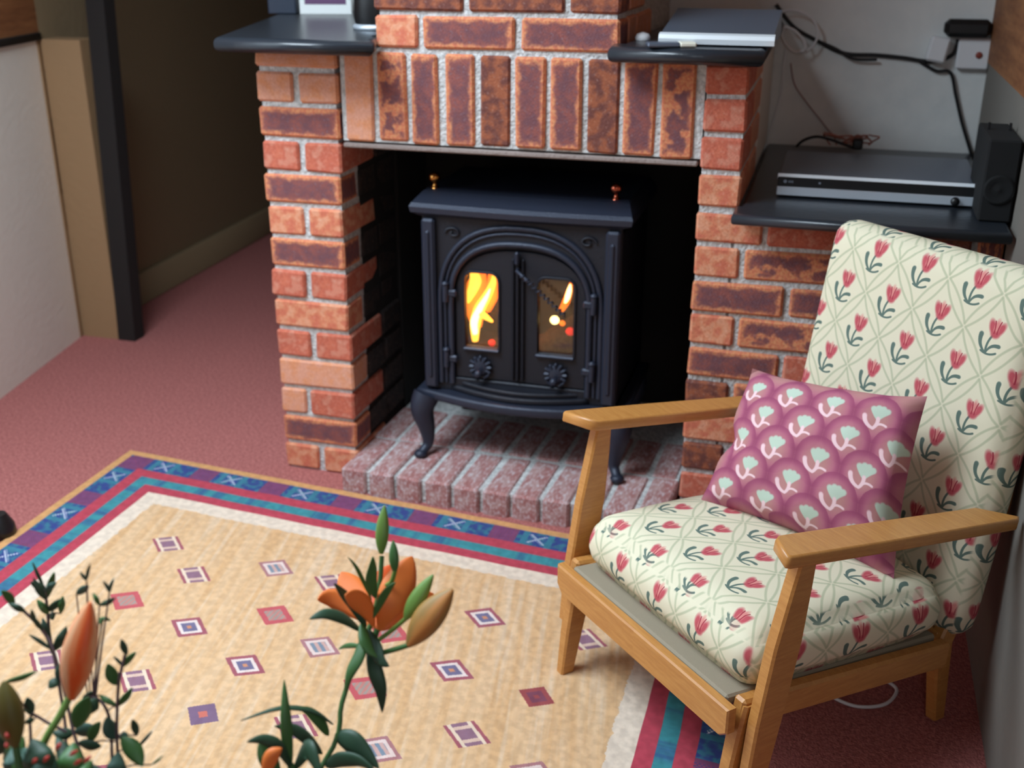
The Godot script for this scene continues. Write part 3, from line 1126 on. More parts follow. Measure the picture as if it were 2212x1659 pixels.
		lathe(st, [[0.004, 0.0], [0.016, 0.003], [0.019, 0.011], [0.013, 0.019], [0.001, 0.022]], o + Vector3(s * 0.012, 0.069, f * 0.030), Vector3.UP, 14)
		obj("leg", st, M.iron_light, t)

func flame_shape(st: SurfaceTool, px: Array, z: float, lean := 0.0):
	var pts := []
	var rad := []
	for k in px.size():
		pts.append(on_z(px[k][0], px[k][1], z + lean * k))
	var sp := spline(pts, 5)
	for i in sp.size():
		var f := float(i) / 5.0
		var a := int(minf(f, px.size() - 1))
		var b := mini(a + 1, px.size() - 1)
		rad.append(maxf(0.0008, lerpf(px[a][2], px[b][2], f - a) / 2443.0 * 2.75))
	tube(st, sp, rad, 12, 0.7)

func glow(col: Color, e: float) -> StandardMaterial3D:
	var m := mat(col, 0.9)
	m.emission_enabled = true
	m.emission = col
	m.emission_energy_multiplier = e
	return m

func fire():
	var amber := glow(c8(255, 118, 30), 1.5)
	var yellow := glow(c8(255, 180, 60), 2.4)
	var white := glow(c8(255, 226, 140), 4.0)
	var redm := glow(c8(226, 44, 34), 0.9)
	var z := -0.17
	var t := base("log_fire", Vector3.ZERO)
	tag(t, "orange and yellow flames burning behind the stove doors", "fire")
	for f in [
		[[[1030, 705, 16], [1026, 670, 30], [1022, 640, 34], [1030, 612, 34], [1036, 588, 20], [1038, 572, 3]], amber, z - 0.04],
		[[[1052, 668, 12], [1062, 640, 20], [1064, 615, 20], [1062, 592, 12], [1060, 575, 3]], amber, z - 0.02],
		[[[1010, 652, 4], [1018, 628, 16], [1026, 606, 20], [1022, 584, 12], [1018, 570, 2]], yellow, z - 0.004],
		[[[1026, 735, 10], [1026, 700, 18], [1034, 668, 20], [1052, 636, 15], [1064, 610, 11], [1066, 588, 3]], yellow, z + 0.004],
		[[[1026, 720, 8], [1024, 692, 13], [1036, 664, 11], [1050, 640, 7], [1058, 622, 2]], white, z + 0.020],
		[[[1034, 672, 12], [1050, 684, 9], [1064, 694, 3]], yellow, z + 0.016],
		[[[1214, 668, 9], [1224, 650, 13], [1231, 628, 11], [1236, 604, 3]], amber, z],
		[[[1222, 652, 4], [1227, 640, 9], [1231, 625, 8], [1233, 612, 2]], white, z + 0.014],
	]:
		var st := mb()
		flame_shape(st, f[0], f[2])
		obj("flame", st, f[1], t)
	for e in [[1199, 690, 0.0125, white], [1216, 697, 0.008, amber], [1233, 715, 0.012, redm], [1062, 740, 0.010, redm]]:
		var st := mb()
		var c := on_z(e[0], e[1], z + 0.03)
		var prof := []
		for k in 8:
			var a := -PI / 2 + PI * k / 7.0
			prof.append([maxf(cos(a) * e[2], 0.0005), sin(a) * e[2] * 0.9])
		lathe(st, prof, c, Vector3(0.3, 1, 0).normalized(), 10)
		obj("ember", st, e[3], t)
	var bark := mat(Color.WHITE, 0.95)
	bark.albedo_texture = noise_tex(0.05, [c8(34, 25, 19), c8(78, 58, 40)], 17)
	bark.uv1_triplanar = true
	bark.uv1_scale = Vector3.ONE * 6.0
	var lg := [[on_z(1150, 770, -0.20), on_z(1262, 706, -0.24), 0.042, "charred log glowing at its end behind the right stove pane"], [on_z(980, 775, -0.22), on_z(1090, 752, -0.22), 0.034, "dark log lying under the flames behind the left stove pane"]]
	for q in lg:
		var st := mb()
		var pts := []
		var rr := []
		for k in 9:
			pts.append(q[0].lerp(q[1], k / 8.0) + Vector3(0, rng.randf_range(-0.003, 0.003), 0))
			rr.append(q[2] * rng.randf_range(0.93, 1.05))
		tube(st, pts, rr, 14)
		tag(obj("log", st, bark), q[3], "log", "logs in the stove")
	var ash := mb()
	cbox(ash, Vector3(0.425, 0.300, -0.24), Vector3(0.46, 0.05, 0.30), 0.015)
	tag(obj("ash_bed", ash, mat(c8(70, 60, 54), 1.0)), "bed of grey ash and cinders on the stove floor", "ash", "", "stuff")
	var l := OmniLight3D.new()
	l.name = "fire_glow"
	l.position = Vector3(0.34, 0.50, -0.11)
	l.light_color = c8(255, 140, 50)
	l.light_energy = 0.03
	l.omni_range = 5.0
	l.omni_attenuation = 2.0
	l.light_size = 0.04
	l.shadow_enabled = true
	add_child(l)

# ---------------------------------------------------------------- rug
func rug():
	var W := 1.834
	var L := 2.2
	var sc := 620.0
	var w := int(W * sc)
	var h := int(L * sc)
	var im := Image.create(w, h, false, Image.FORMAT_RGB8)
	var tan_ := c8(204, 150, 96)
	var navy := c8(46, 62, 122)
	var red := c8(178, 62, 78)
	var teal := c8(58, 134, 142)
	var white := c8(222, 202, 182)
	var cream := c8(216, 178, 138)
	var n := FastNoiseLite.new()
	n.seed = 5
	n.frequency = 0.02
	for y in h:
		for x in w:
			var a := x / sc
			var b := y / sc
			var dx := minf(a, W - a)
			var d := minf(dx, minf(b, L - b))
			var along := b if dx < minf(b, L - b) else a
			var g := n.get_noise_2d(x * 3.0, y * 3.0)
			var streak := n.get_noise_2d((x + y * -0.17) * 2.6, y * 0.14)
			var c: Color
			if d < 0.024: c = tan_
			elif d < 0.090:
				c = navy.lerp(teal, clampf(0.25 + g * 1.4, 0, 0.7))
				var u := fposmod(along - 0.044, 0.222)
				var v := d - 0.057
				if u < 0.046:
					c = navy.lerp(red, 0.75 if (int(u * 250) + int(v * 250 + 40)) % 2 == 0 else 0.25)
				elif u < 0.058 or u > 0.210:
					c = navy.lerp(red, 0.55)
				elif absf(u - 0.111) < 0.024:
					var p := absf(absf(u - 0.111) - absf(v))
					if p < 0.0055 and absf(v) < 0.022 and (int(u * 210) + int(d * 210)) % 2 == 0: c = c8(206, 208, 216)
				elif absf(u - 0.111) < 0.040: c = teal.lerp(navy, 0.25)
			elif d < 0.126: c = red
			elif d < 0.163:
				c = teal.lerp(navy, clampf(n.get_noise_2d(along * 900.0, 4.0) * 1.1, 0, 0.6))
			elif d < 0.198: c = red
			elif d < 0.248 + g * 0.006: c = white
			else:
				c = cream.lerp(c8(208, 164, 118), clampf(0.4 + streak * 1.1, 0, 1)).lerp(white, clampf(n.get_noise_2d((x + y * -0.17) * 3.0 + 200, y * 0.16) * 0.9 - 0.06, 0, 0.4))
			c = c.lerp(Color(c.r * 0.94, c.g * 0.94, c.b * 0.94), clampf(0.5 + g * 2.0, 0, 1))
			im.set_pixel(x, y, c)
	# small woven lozenges, x and z on the floor and a style number
	var spots := [[-.316, .481, 0], [-.18, .59, 0], [-.01, .509, 3], [.145, .531, 0], [-.268, .727, 1], [-.078, .781, 2], [.08, .689, 1], [.225, .77, 3], [-.296, .968, 0], [-.079, .977, 0], [.105, .871, 2],
		[.102, 1.032, 4], [.369, .871, 1], [.518, .77, 2], [.526, .569, 2], [.706, .804, 5], [.608, .948, 0], [.465, 1.034, 3], [.347, .68, 1], [.29, 1.017, 0], [.755, .588, 0], [-.31, 1.20, 1], [.02, 1.24, 2], [.30, 1.25, 3], [.62, 1.17, 1], [.76, 1.02, 3]]
	for s in spots:
		var cx: float = s[0] + 0.716
		var cz: float = s[1] - 0.035 - 0.092 * cx
		var A := Vector2(0.054, -0.034)
		var B := Vector2(0.050, 0.047)
		if s[2] in [4, 5]:
			A = Vector2(0.044, -0.030); B = Vector2(0.034, 0.042)
		var det := A.x * B.y - A.y * B.x
		for y in range(int((cz - 0.06) * sc), int((cz + 0.06) * sc)):
			for x in range(int((cx - 0.07) * sc), int((cx + 0.07) * sc)):
				var q := Vector2(x / sc - cx, y / sc - cz)
				var u := (q.x * B.y - q.y * B.x) / det
				var v := (A.x * q.y - A.y * q.x) / det
				var e := maxf(absf(u), absf(v))
				if e > 0.5: continue
				var plum := c8(140, 62, 84)
				var c := im.get_pixel(x, y)
				match s[2]:
					0:   # comb-like purple sides with a cross in the middle
						if absf(u) > 0.38: c = plum
						elif absf(u) > 0.26: c = white
						elif int((v + 0.5) * 7.0) % 2 == 0 or absf(v) < 0.14: c = c8(118, 82, 112)
						else: c = white.lerp(plum, 0.2)
					1: c = red if e > 0.30 else (c8(140, 128, 128) if int((u + v + 1.0) * 9.0) % 2 == 0 else c8(176, 110, 108))
					2: c = plum if e > 0.36 else (c8(220, 206, 206) if e > 0.24 else (c8(84, 84, 128) if e > 0.08 else c8(188, 120, 90)))
					3: c = c8(150, 96, 108) if e > 0.38 else (c8(216, 196, 196) if e > 0.26 else (c8(96, 120, 146) if int((u * 8.0 + 8.0)) % 2 == 0 else c8(188, 150, 150)))
					4: c = c8(96, 72, 112) if e > 0.16 else c8(190, 90, 84)
					5: c = c8(130, 42, 54) if e > 0.3 or e < 0.1 else c8(96, 36, 66)
				im.set_pixel(x, y, im.get_pixel(x, y).lerp(c, 0.80))
	var m := mat(Color.WHITE, 1.0)
	m.albedo_texture = ImageTexture.create_from_image(im)
	m.normal_enabled = true
	m.normal_texture = noise_tex(0.3, [], 23, true, 2.0)
	m.normal_scale = 0.25
	m.uv1_scale = Vector3.ONE
	var st := mb()
	var nx := 24
	var nz := 24
	var g := []
	for i in nx + 1:
		var col := []
		for j in nz + 1:
			var u := float(i) / nx
			var v := float(j) / nz
			var x := -0.716 + u * W
			var zz := 0.038 + 0.092 * u * W + v * L
			var wob := noise.get_noise_2d(x * 900.0, zz * 900.0)
			col.append([Vector3(x + wob * 0.004, 0.0062 + wob * 0.0016, zz + wob * 0.006), Vector2(u, v)])
		g.append(col)
	for i in nx:
		for j in nz:
			var a = g[i][j]
			var b = g[i + 1][j]
			var c = g[i + 1][j + 1]
			var d = g[i][j + 1]
			tri(st, a[0], b[0], c[0], Vector3.UP, a[1], b[1], c[1], 1)
			tri(st, a[0], c[0], d[0], Vector3.UP, a[1], c[1], d[1], 1)
	var dn := Vector3(0, -0.006, 0)
	for k in nx:
		for e in [[g[k][0], g[k + 1][0], Vector3.FORWARD], [g[k][nz], g[k + 1][nz], Vector3.BACK], [g[0][k], g[0][k + 1], Vector3.LEFT], [g[nx][k], g[nx][k + 1], Vector3.RIGHT]]:
			var lo0 := Vector3(e[0][0].x, 0.0005, e[0][0].z)
			var lo1 := Vector3(e[1][0].x, 0.0005, e[1][0].z)
			tri(st, e[0][0], e[1][0], lo1, e[2], e[0][1], e[1][1], e[1][1])
			tri(st, e[0][0], lo1, lo0, e[2], e[0][1], e[1][1], e[0][1])
	tag(obj("rug", st, m), "cream patterned rug with small lozenges and a blue, red and teal border", "rug")

# ---------------------------------------------------------------- armchair
func bar(st: SurfaceTool, secs: Array):
	# sections: centre, half width in x, half depth in z, chamfer
	var rings := []
	for s in secs:
		var c: Vector3 = s[0]
		var hx: float = s[1]
		var hz: float = s[2]
		var b := minf(hx, hz) * 0.3
		var ring := []
		for q in [[-hx + b, -hz], [hx - b, -hz], [hx, -hz + b], [hx, hz - b], [hx - b, hz], [-hx + b, hz], [-hx, hz - b], [-hx, -hz + b]]:
			ring.append(c + Vector3(q[0], 0, q[1]))
		rings.append(ring)
	loft(st, rings, false)

func armchair():
	var t := base("armchair", Vector3(0.934, 0.0068, 0.860), deg_to_rad(-44.4))
	tag(t, "pale wooden open-arm armchair with cream tulip-print seat and high back", "armchair")
	# front rail with rounded lower corners
	var st := mb()
	var prof := []
	for p in [Vector2(-0.258, 0.247), Vector2(0.258, 0.247), Vector2(0.258, 0.200), Vector2(0.240, 0.186), Vector2(-0.240, 0.186), Vector2(-0.258, 0.205)]: prof.append(Vector2(p.x, p.y))
	var rings := []
	for q in [[0.0, 0.026], [0.0, 0.040], [0.003, 0.043]]:
		var ring := []
		for p in inset(prof, q[0]): ring.append(Vector3(p.x, p.y, q[1]))
		rings.append(ring)
	loft(st, rings, false)
	obj("front_rail", st, M.wood, t)
	for s in [-1, 1]:
		st = mb()
		bar(st, [[Vector3(s * 0.243, 0.0, 0.028), 0.011, 0.015], [Vector3(s * 0.245, 0.10, 0.012), 0.014, 0.020], [Vector3(s * 0.246, 0.20, -0.006), 0.016, 0.024], [Vector3(s * 0.247, 0.243, -0.014), 0.016, 0.024]])
		obj("front_leg", st, M.wood, t)
		st = mb()
		bar(st, [[Vector3(s * 0.276, 0.100, -0.004), 0.012, 0.022], [Vector3(s * 0.277, 0.22, -0.020), 0.013, 0.028], [Vector3(s * 0.277, 0.36, -0.043), 0.013, 0.029], [Vector3(s * 0.278, 0.46, -0.058), 0.013, 0.022], [Vector3(s * 0.279, 0.517, -0.066), 0.013, 0.017]])
		obj("arm_post", st, M.wood, t)
		st = mb()
		cbox(st, Vector3(s * 0.246, 0.197, -0.235), Vector3(0.026, 0.052, 0.50), 0.005, Basis(Vector3.RIGHT, -0.12))
		obj("side_rail", st, M.wood, t)
		st = mb()
		bar(st, [[Vector3(s * 0.228, 0.0, -0.515), 0.012, 0.015], [Vector3(s * 0.222, 0.17, -0.500), 0.014, 0.022], [Vector3(s * 0.205, 0.40, -0.628), 0.013, 0.016], [Vector3(s * 0.190, 0.80, -0.690), 0.012, 0.014]])
		obj("rear_leg", st, M.wood, t)
		# sloping arm: outline in x and z, tilted down to the back
		st = mb()
		var pl := [Vector2(s * 0.314, -0.004), Vector2(s * 0.309, 0.004), Vector2(s * 0.256, -0.022), Vector2(s * 0.247, -0.036), Vector2(s * 0.247, -0.20), Vector2(s * 0.249, -0.415), Vector2(s * 0.300, -0.470), Vector2(s * 0.310, -0.46), Vector2(s * 0.314, -0.2)]
		if s == 1:
			pl[5] = Vector2(0.249, -0.50); pl[6] = Vector2(0.300, -0.555); pl[7] = Vector2(0.310, -0.54)
		prism(st, pl, -0.011, 0.011, 0.004, 2)
		var a := obj("arm", st, M.wood, t)
		a.rotation.x = 0.13 if s == -1 else 0.155
		a.rotation.x *= -1.0
		a.position = Vector3(0, 0.534, 0)
	st = mb()
	cbox(st, Vector3(0, 0.175, -0.500), Vector3(0.45, 0.04, 0.022), 0.004)
	obj("back_rail", st, M.wood, t)
	st = mb()
	cbox(st, Vector3(0, 0.76, -0.690), Vector3(0.38, 0.06, 0.018), 0.004, Basis(Vector3.RIGHT, -0.2))
	obj("back_rail", st, M.wood, t)
	st = mb()
	cbox(st, Vector3(0, 0.215, -0.225), Vector3(0.462, 0.020, 0.50), 0.004, Basis(Vector3.RIGHT, -0.10))
	obj("seat_platform", st, M.platform, t)
	# seat cushion
	st = mb()
	cushion(st, Vector3(0.247, 0.050, 0.238), 0.046, Vector3(0.004, 0.030, 0.004), 20)
	var c := obj("seat_cushion", st, M.tulip, t)
	c.position = Vector3(0.002, 0.279, -0.240)
	c.rotation.x = -0.09
	# back cushion
	st = mb()
	cushion(st, Vector3(0.255, 0.345, 0.042), 0.040, Vector3(0.0, 0.0, 0.014), 20)
	c = obj("back_cushion", st, M.tulip, t)
	c.position = Vector3(0.0, 0.522, -0.580)
	c.rotation.x = -0.155

func pillow():
	# pillow corners in the armchair's own axes
	var bs := Basis(Vector3.UP, deg_to_rad(-44.4))
	var o := Vector3(0.934, 0.0, 0.860)
	var bl := Vector3(-0.185, 0.350, -0.245)
	var br := Vector3(0.200, 0.335, -0.375)
	var tr := Vector3(0.148, 0.655, -0.455)
	var tl := Vector3(-0.252, 0.580, -0.415)
	var nrm := (br - bl).cross(tl - bl).normalized()
	var st := mb()
	var n := 22
	for side in [1.0, -1.0]:
		var g := []
		for i in n + 1:
			var row := []
			for j in n + 1:
				var u := float(i) / n
				var v := float(j) / n
				var e := (1.0 - pow(2 * u - 1, 2)) * (1.0 - pow(2 * v - 1, 2))
				# edges draw in between the corners
				var uu := u + (0.5 - u) * 0.05 * (1.0 - pow(2 * v - 1, 2)) * pow(absf(2 * u - 1), 3)
				var vv := v + (0.5 - v) * 0.10 * (1.0 - pow(2 * u - 1, 2)) * pow(absf(2 * v - 1), 3)
				if u < 0.25: uu += 0.06 * exp(-pow((v - 0.44) / 0.09, 2)) * (0.25 - u) / 0.25
				var p := bl.lerp(br, uu).lerp(tl.lerp(tr, uu), vv)
				var wr := noise.get_noise_2d(u * 160.0, v * 160.0 + 50.0) * 0.008 * minf(1.0, e * 3.0)
				p += nrm * (side * 0.078 * pow(e, 0.36) + wr)
				row.append([p, Vector2(u, 1.0 - v)])
			g.append(row)
		for i in n:
			for j in n:
				var a = g[i][j]
				var b = g[i + 1][j]
				var c = g[i + 1][j + 1]
				var d = g[i][j + 1]
				tri(st, bs * a[0], bs * b[0], bs * c[0], bs * nrm * side, a[1], b[1], c[1], 1 if side > 0 else 2)
				tri(st, bs * a[0], bs * c[0], bs * d[0], bs * nrm * side, a[1], c[1], d[1], 1 if side > 0 else 2)
	var m := mat(Color.WHITE, 0.9)
	m.albedo_texture = pillow_tex()
	var q := obj("scatter_cushion", st, m)
	q.position = o
	tag(q, "mauve pink scatter cushion with pale sprigs leaning on the armchair back", "cushion")

# ---------------------------------------------------------------- electrics and small things
func cable(called: String, pts: Array, r: float, m: Material, label: String, group := "") -> MeshInstance3D:
	var st := mb()
	tube(st, spline(pts, 8), r, 8)
	var o := obj(called, st, m)
	tag(o, label, "cable", group if group else ("black cables of the alcove" if m == M.cable_black else ("white cables" if m == M.white_plastic else "")))
	return o

func electrics():
	# disc player on the alcove shelf
	var t := base("disc_player", Vector3(1.262, 0.829, -0.285))
	tag(t, "slim grey disc player with a silver strip and dark display on the alcove shelf", "disc player")
	var st := mb()
	cbox(st, Vector3(0, 0.027, -0.004), Vector3(0.446, 0.042, 0.345), 0.003)
	obj("case", st, M.grey_metal, t)
	st = mb()
	cbox(st, Vector3(0, 0.0475, 0.1715), Vector3(0.448, 0.005, 0.013), 0.001, Basis(Vector3.RIGHT, 0.95))
	obj("silver_strip", st, M.painted_glint, t)  # strip whitened to carry the reflected daylight
	st = mb()
	cbox(st, Vector3(0, 0.036, 0.172), Vector3(0.446, 0.022, 0.012), 0.001)
	obj("display_band", st, M.black, t)
	st = mb()
	cbox(st, Vector3(0, 0.0145, 0.174), Vector3(0.448, 0.021, 0.014), 0.002)
	obj("lower_panel", st, M.silver, t)
	st = mb()
	lathe(st, [[0.004, 0.0], [0.004, 0.001]], Vector3(-0.206, 0.037, 0.178), Vector3.BACK, 12)
	for k in 3: cbox(st, Vector3(-0.197 + k * 0.004, 0.037, 0.1785), Vector3(0.0022, 0.005, 0.001), 0.0)
	cbox(st, Vector3(-0.128, 0.037, 0.1785), Vector3(0.005, 0.004, 0.001), 0.0)
	obj("emblem", st, mat(c8(120, 128, 140), 0.4), t)
	st = mb()
	lathe(st, [[0.010, 0.0], [0.009, 0.010], [0.002, 0.011]], Vector3(0.170, 0.014, 0.181), Vector3.BACK, 16)
	obj("knob", st, M.black, t)
	for q in [[-0.19, 0.13], [0.19, 0.13], [-0.19, -0.13], [0.19, -0.13]]:
		st = mb()
		lathe(st, [[0.010, 0.0], [0.011, 0.008]], Vector3(q[0], -0.001, q[1]), Vector3.UP, 12)
		obj("foot", st, M.black, t)
	# silver-grey box on the mantel
	t = base("set_top_box", Vector3(0.888, 1.176, -0.055))
	tag(t, "silver-grey set-top box with a highlight coloured into its front edge on the right mantel slab", "set-top box")
	st = mb()
	var wr := []
	for e in [-0.121, 0.121]:
		wr.append([Vector3(e, 0.004, 0.075), Vector3(e, 0.021, 0.075), Vector3(e, 0.025, 0.066), Vector3(e, 0.062, -0.175), Vector3(e, 0.058, -0.190), Vector3(e, 0.004, -0.190)])
	loft(st, wr, false)
	obj("case", st, M.grey_metal, t)
	st = mb()
	wr = []
	for e in [-0.124, 0.124]:
		wr.append([Vector3(e, 0.003, 0.086), Vector3(e, 0.014, 0.088), Vector3(e, 0.022, 0.082), Vector3(e, 0.0255, 0.068), Vector3(e, 0.018, 0.066), Vector3(e, 0.003, 0.070)])
	loft(st, wr, false)
	obj("front_edge", st, M.painted_glint, t)  # edge whitened in its colour as a reflected highlight
	for q in [[-0.10, 0.05], [0.10, 0.05], [-0.10, -0.16], [0.10, -0.16]]:
		st = mb()
		lathe(st, [[0.008, -0.0005], [0.008, 0.004]], Vector3(q[0], 0, q[1]), Vector3.UP, 10)
		obj("foot", st, M.black, t)
	# slim phone with a pale end
	t = base("phone", Vector3(0.800, 1.1755, 0.068), 0.30)
	tag(t, "slim dark phone with a pale end lying in front of the silver-grey box", "phone")
	st = mb()
	cbox(st, Vector3(-0.020, 0.0055, 0), Vector3(0.070, 0.010, 0.040), 0.003)
	obj("body", st, M.grey_metal, t)
	st = mb()
	cbox(st, Vector3(0.032, 0.0055, 0), Vector3(0.036, 0.0104, 0.0405), 0.003)
	obj("pale_end", st, mat(c8(226, 222, 204), 0.5), t)
	# small white knob left of the box
	st = mb()
	lathe(st, [[0.016, 0.0], [0.018, 0.006], [0.014, 0.014], [0.002, 0.018]], Vector3(0.712, 1.1755, -0.075), Vector3.UP, 18)
	tag(obj("trinket", st, M.white_plastic), "small white trinket by the chimney breast on the right mantel slab", "trinket")
	# things on the left slab
	t = base("photo_card", Vector3(-0.345, 1.1755, -0.665), 0.25)
	tag(t, "white card with a purple picture standing at the back of the left mantel slab", "card")
	st = mb()
	cbox(st, Vector3(0, 0.075, 0), Vector3(0.155, 0.15, 0.006), 0.001)
	obj("card", st, mat(c8(226, 228, 226), 0.7), t)
	st = mb()
	prism(st, [Vector2(-0.062, 0.0034), Vector2(0.062, 0.0034), Vector2(0.062, 0.0030), Vector2(-0.062, 0.0030)], 0.028, 0.135)
	obj("picture", st, mat(c8(96, 62, 98), 0.6), t)
	t = base("dark_box", Vector3(-0.478, 1.1755, -0.660), 0.2)
	tag(t, "dark blue box behind the card on the left mantel slab", "box")
	st = mb()
	cbox(st, Vector3(0, 0.06, 0), Vector3(0.085, 0.12, 0.06), 0.003)
	obj("box_body", st, mat(c8(28, 40, 58), 0.5), t)
	st = mb()
	cbox(st, Vector3(0, 0.123, 0), Vector3(0.089, 0.012, 0.064), 0.003)
	obj("lid", st, mat(c8(28, 40, 58), 0.5), t)
	t = base("speaker", Vector3(0.010, 1.1755, -0.190))
	tag(t, "small black round speaker with a silver base ring beside the chimney breast", "speaker")
	st = mb()
	lathe(st, [[0.050, 0.012], [0.054, 0.03], [0.050, 0.10], [0.040, 0.14], [0.01, 0.15]], Vector3(), Vector3.UP, 28)
	obj("body", st, M.black, t)
	st = mb()
	lathe(st, [[0.054, 0.0], [0.058, 0.004], [0.057, 0.010], [0.050, 0.014]], Vector3(), Vector3.UP, 28)
	obj("base_ring", st, M.silver, t)
	# black box at the far right end of the shelf
	t = base("loudspeaker", Vector3(1.502, 0.829, -0.10))
	tag(t, "tall black loudspeaker at the right end of the alcove shelf", "loudspeaker")
	st = mb()
	cbox(st, Vector3(0, 0.087, 0), Vector3(0.066, 0.174, 0.24), 0.004)
	obj("cabinet", st, M.black_matt, t)
	st = mb()
	lathe(st, [[0.030, 0.0], [0.032, 0.004], [0.026, 0.006], [0.018, 0.001], [0.006, 0.004], [0.001, 0.005]], Vector3(0, 0.07, 0.1195), Vector3.BACK, 22)
	obj("cone", st, M.black_matt, t)
	st = mb()
	for x in [-0.022, 0.022]: cbox(st, Vector3(x, 0.181, -0.02), Vector3(0.006, 0.018, 0.006), 0.001)
	obj("terminal", st, M.black, t)
	# wall socket, plugs
	t = base("wall_socket", Vector3(1.497, 1.100, -0.849))
	tag(t, "white wall socket plate with a red-brown switch dot in the alcove corner", "socket")
	st = mb()
	cbox(st, Vector3(0, 0, 0.012), Vector3(0.084, 0.084, 0.026), 0.004)
	obj("plate", st, M.white_plastic, t)
	st = mb()
	lathe(st, [[0.009, 0.0], [0.009, 0.003], [0.004, 0.004]], Vector3(0.014, -0.004, 0.0245), Vector3.BACK, 16)
	obj("switch", st, mat(c8(140, 60, 48), 0.5), t)
	st = mb()
	cbox(st, Vector3(1.472, 1.166, -0.822), Vector3(0.120, 0.046, 0.055), 0.012)
	tag(obj("plug_adaptor", st, M.black), "black plug adaptor above the white wall socket", "plug")
	st = mb()
	cbox(st, Vector3(1.404, 1.108, -0.828), Vector3(0.052, 0.066, 0.042), 0.006, Basis(Vector3.BACK, -0.16))
	tag(obj("plug", st, M.white_plastic), "white plug left of the wall socket", "plug")
	# cables on the alcove wall
	var W := -0.842
	var blk := []
	for p in [[1682, 2], [1720, 50], [1770, 80], [1830, 108], [1900, 112], [1960, 118], [2020, 126], [2066, 112], [2080, 78]]: blk.append(on_z(p[0], p[1], W))
	cable("black_cable", blk, 0.0055, M.cable_black, "thick black cable sagging along the alcove wall to the plugs")
	var b2 := []
	for p in [[1990, 122], [2030, 146], [2062, 150], [2074, 200], [2088, 262], [2106, 322], [2112, 345]]: b2.append(on_z(p[0], p[1], W + 0.004))
	cable("black_cable", b2, 0.0045, M.cable_black, "black cable dropping from the plugs to the shelf end")
	var b3 := []
	for p in [[1762, 76], [1812, 98], [1850, 120], [1902, 122]]: b3.append(on_z(p[0], p[1], W + 0.012))
	cable("black_cable", b3, 0.004, M.cable_black, "short second black cable twisted round the thick one on the alcove wall")
	var wl := []
	for p in [[1688, 20], [1720, 14], [1758, 30], [1774, 62], [1762, 92], [1740, 106], [1714, 98], [1696, 72], [1700, 52], [1722, 58], [1742, 80], [1744, 100], [1722, 104], [1700, 84]]: wl.append(on_z(p[0], p[1], -0.815 + 0.004 * wl.size() * 0.5))
	cable("white_cable", wl, 0.0035, M.white_plastic, "white cable coiled in a loop beside the silver-grey box")
	var wd := []
	for p in [[1704, 96], [1698, 140], [1694, 190], [1680, 240], [1668, 280]]: wd.append(on_z(p[0], p[1], W))
	cable("white_cable", wd, 0.003, M.white_plastic, "white cable hanging straight down the alcove wall")
	var pk := []
	for p in [[1714, 130], [1722, 175], [1746, 212], [1776, 250], [1800, 280], [1822, 296]]: pk.append(on_z(p[0], p[1], W))
	cable("thin_cable", pk, 0.0018, mat(c8(150, 112, 108), 0.6), "thin pinkish wire running down to the disc player")
	var lp := []
	for p in [[1726, 312], [1742, 298], [1770, 290], [1800, 296], [1828, 306], [1850, 314]]: lp.append(on_z(p[0], p[1], -0.55))
	cable("black_cable", lp, 0.004, M.cable_black, "black cable arching behind the disc player")
	var hang := []
	for p in [[1650, 180], [1653, 200], [1649, 240], [1642, 285], [1640, 302]]: hang.append(on_z(p[0], p[1], -0.60))
	cable("black_cable", hang, 0.005, M.cable_black, "black cable hanging against the cheek of the right pier")
	# tangle of copper-coloured wires behind the player
	var st2 := mb()
	for k in 7:
		var a := on_z(1800 + k * 14, 308, -0.56)
		var pts := [a]
		for i in 4:
			pts.append(a + Vector3(rng.randf_range(-0.03, 0.05), rng.randf_range(0.0, 0.03), rng.randf_range(-0.02, 0.02)))
		tube(st2, spline(pts, 5), 0.0022, 6)
	tag(obj("wire_tangle", st2, mat(c8(168, 108, 92), 0.5)), "tangle of copper-coloured wires behind the disc player", "wires", "", "stuff")
	st = mb()
	cbox(st, on_z(1860, 306, -0.545), Vector3(0.026, 0.028, 0.02), 0.004)
	tag(obj("connector", st, M.black), "black connector among the copper-coloured wires", "connector")
	var ring := []
	for p in [[1775, 1482], [1790, 1500], [1820, 1520], [1860, 1533], [1905, 1532], [1932, 1520], [1945, 1496], [1925, 1478]]: ring.append(on_y(p[0], p[1], 0.008))
	cable("white_cable", ring, 0.0035, M.white_plastic, "pale cable curled on the dark floor under the armchair")
	# dark round foot of some furniture at the carpet's edge
	st = mb()
	var fo := on_y(-6, 1160, 0.0)
	lathe(st, [[0.030, 0.0], [0.036, 0.008], [0.034, 0.03], [0.024, 0.05], [0.018, 0.062]], fo, Vector3.UP, 20)
	tag(obj("furniture_foot", st, M.black), "dark round furniture foot on the carpet left of the rug", "foot")

# ---------------------------------------------------------------- flowers
func stem_of(parent: Node, px: Array, r: float, m: Material, called := "stem"):
	var pts := []
	for p in px: pts.append(at(p[0], p[1], p[2]))
	var st := mb()
	tube(st, spline(pts, 5), r, 7)
	obj(called, st, m, parent)

func leaf_of(parent: Node, px: Array, width: float, m: Material, called := "leaf", cup := 0.25, roll := 0.0, wide_at := 0.4):
	# px: points [x, y, depth]; width in pixels across the middle
	var pts := []
	var d := 0.0
	for p in px:
		pts.append(at(p[0], p[1], p[2]))
		d += p[2]
	d /= px.size()
	var dir: Vector3 = (pts[-1] - pts[0]).normalized()
	var view: Vector3 = (pts[0] - EYE).normalized()
	var side: Vector3 = dir.cross(view).normalized().rotated(dir, roll)
	var st := mb()
	blade(st, pts, width * d / FOCAL, side, cup, wide_at)
	obj(called, st, m, parent)

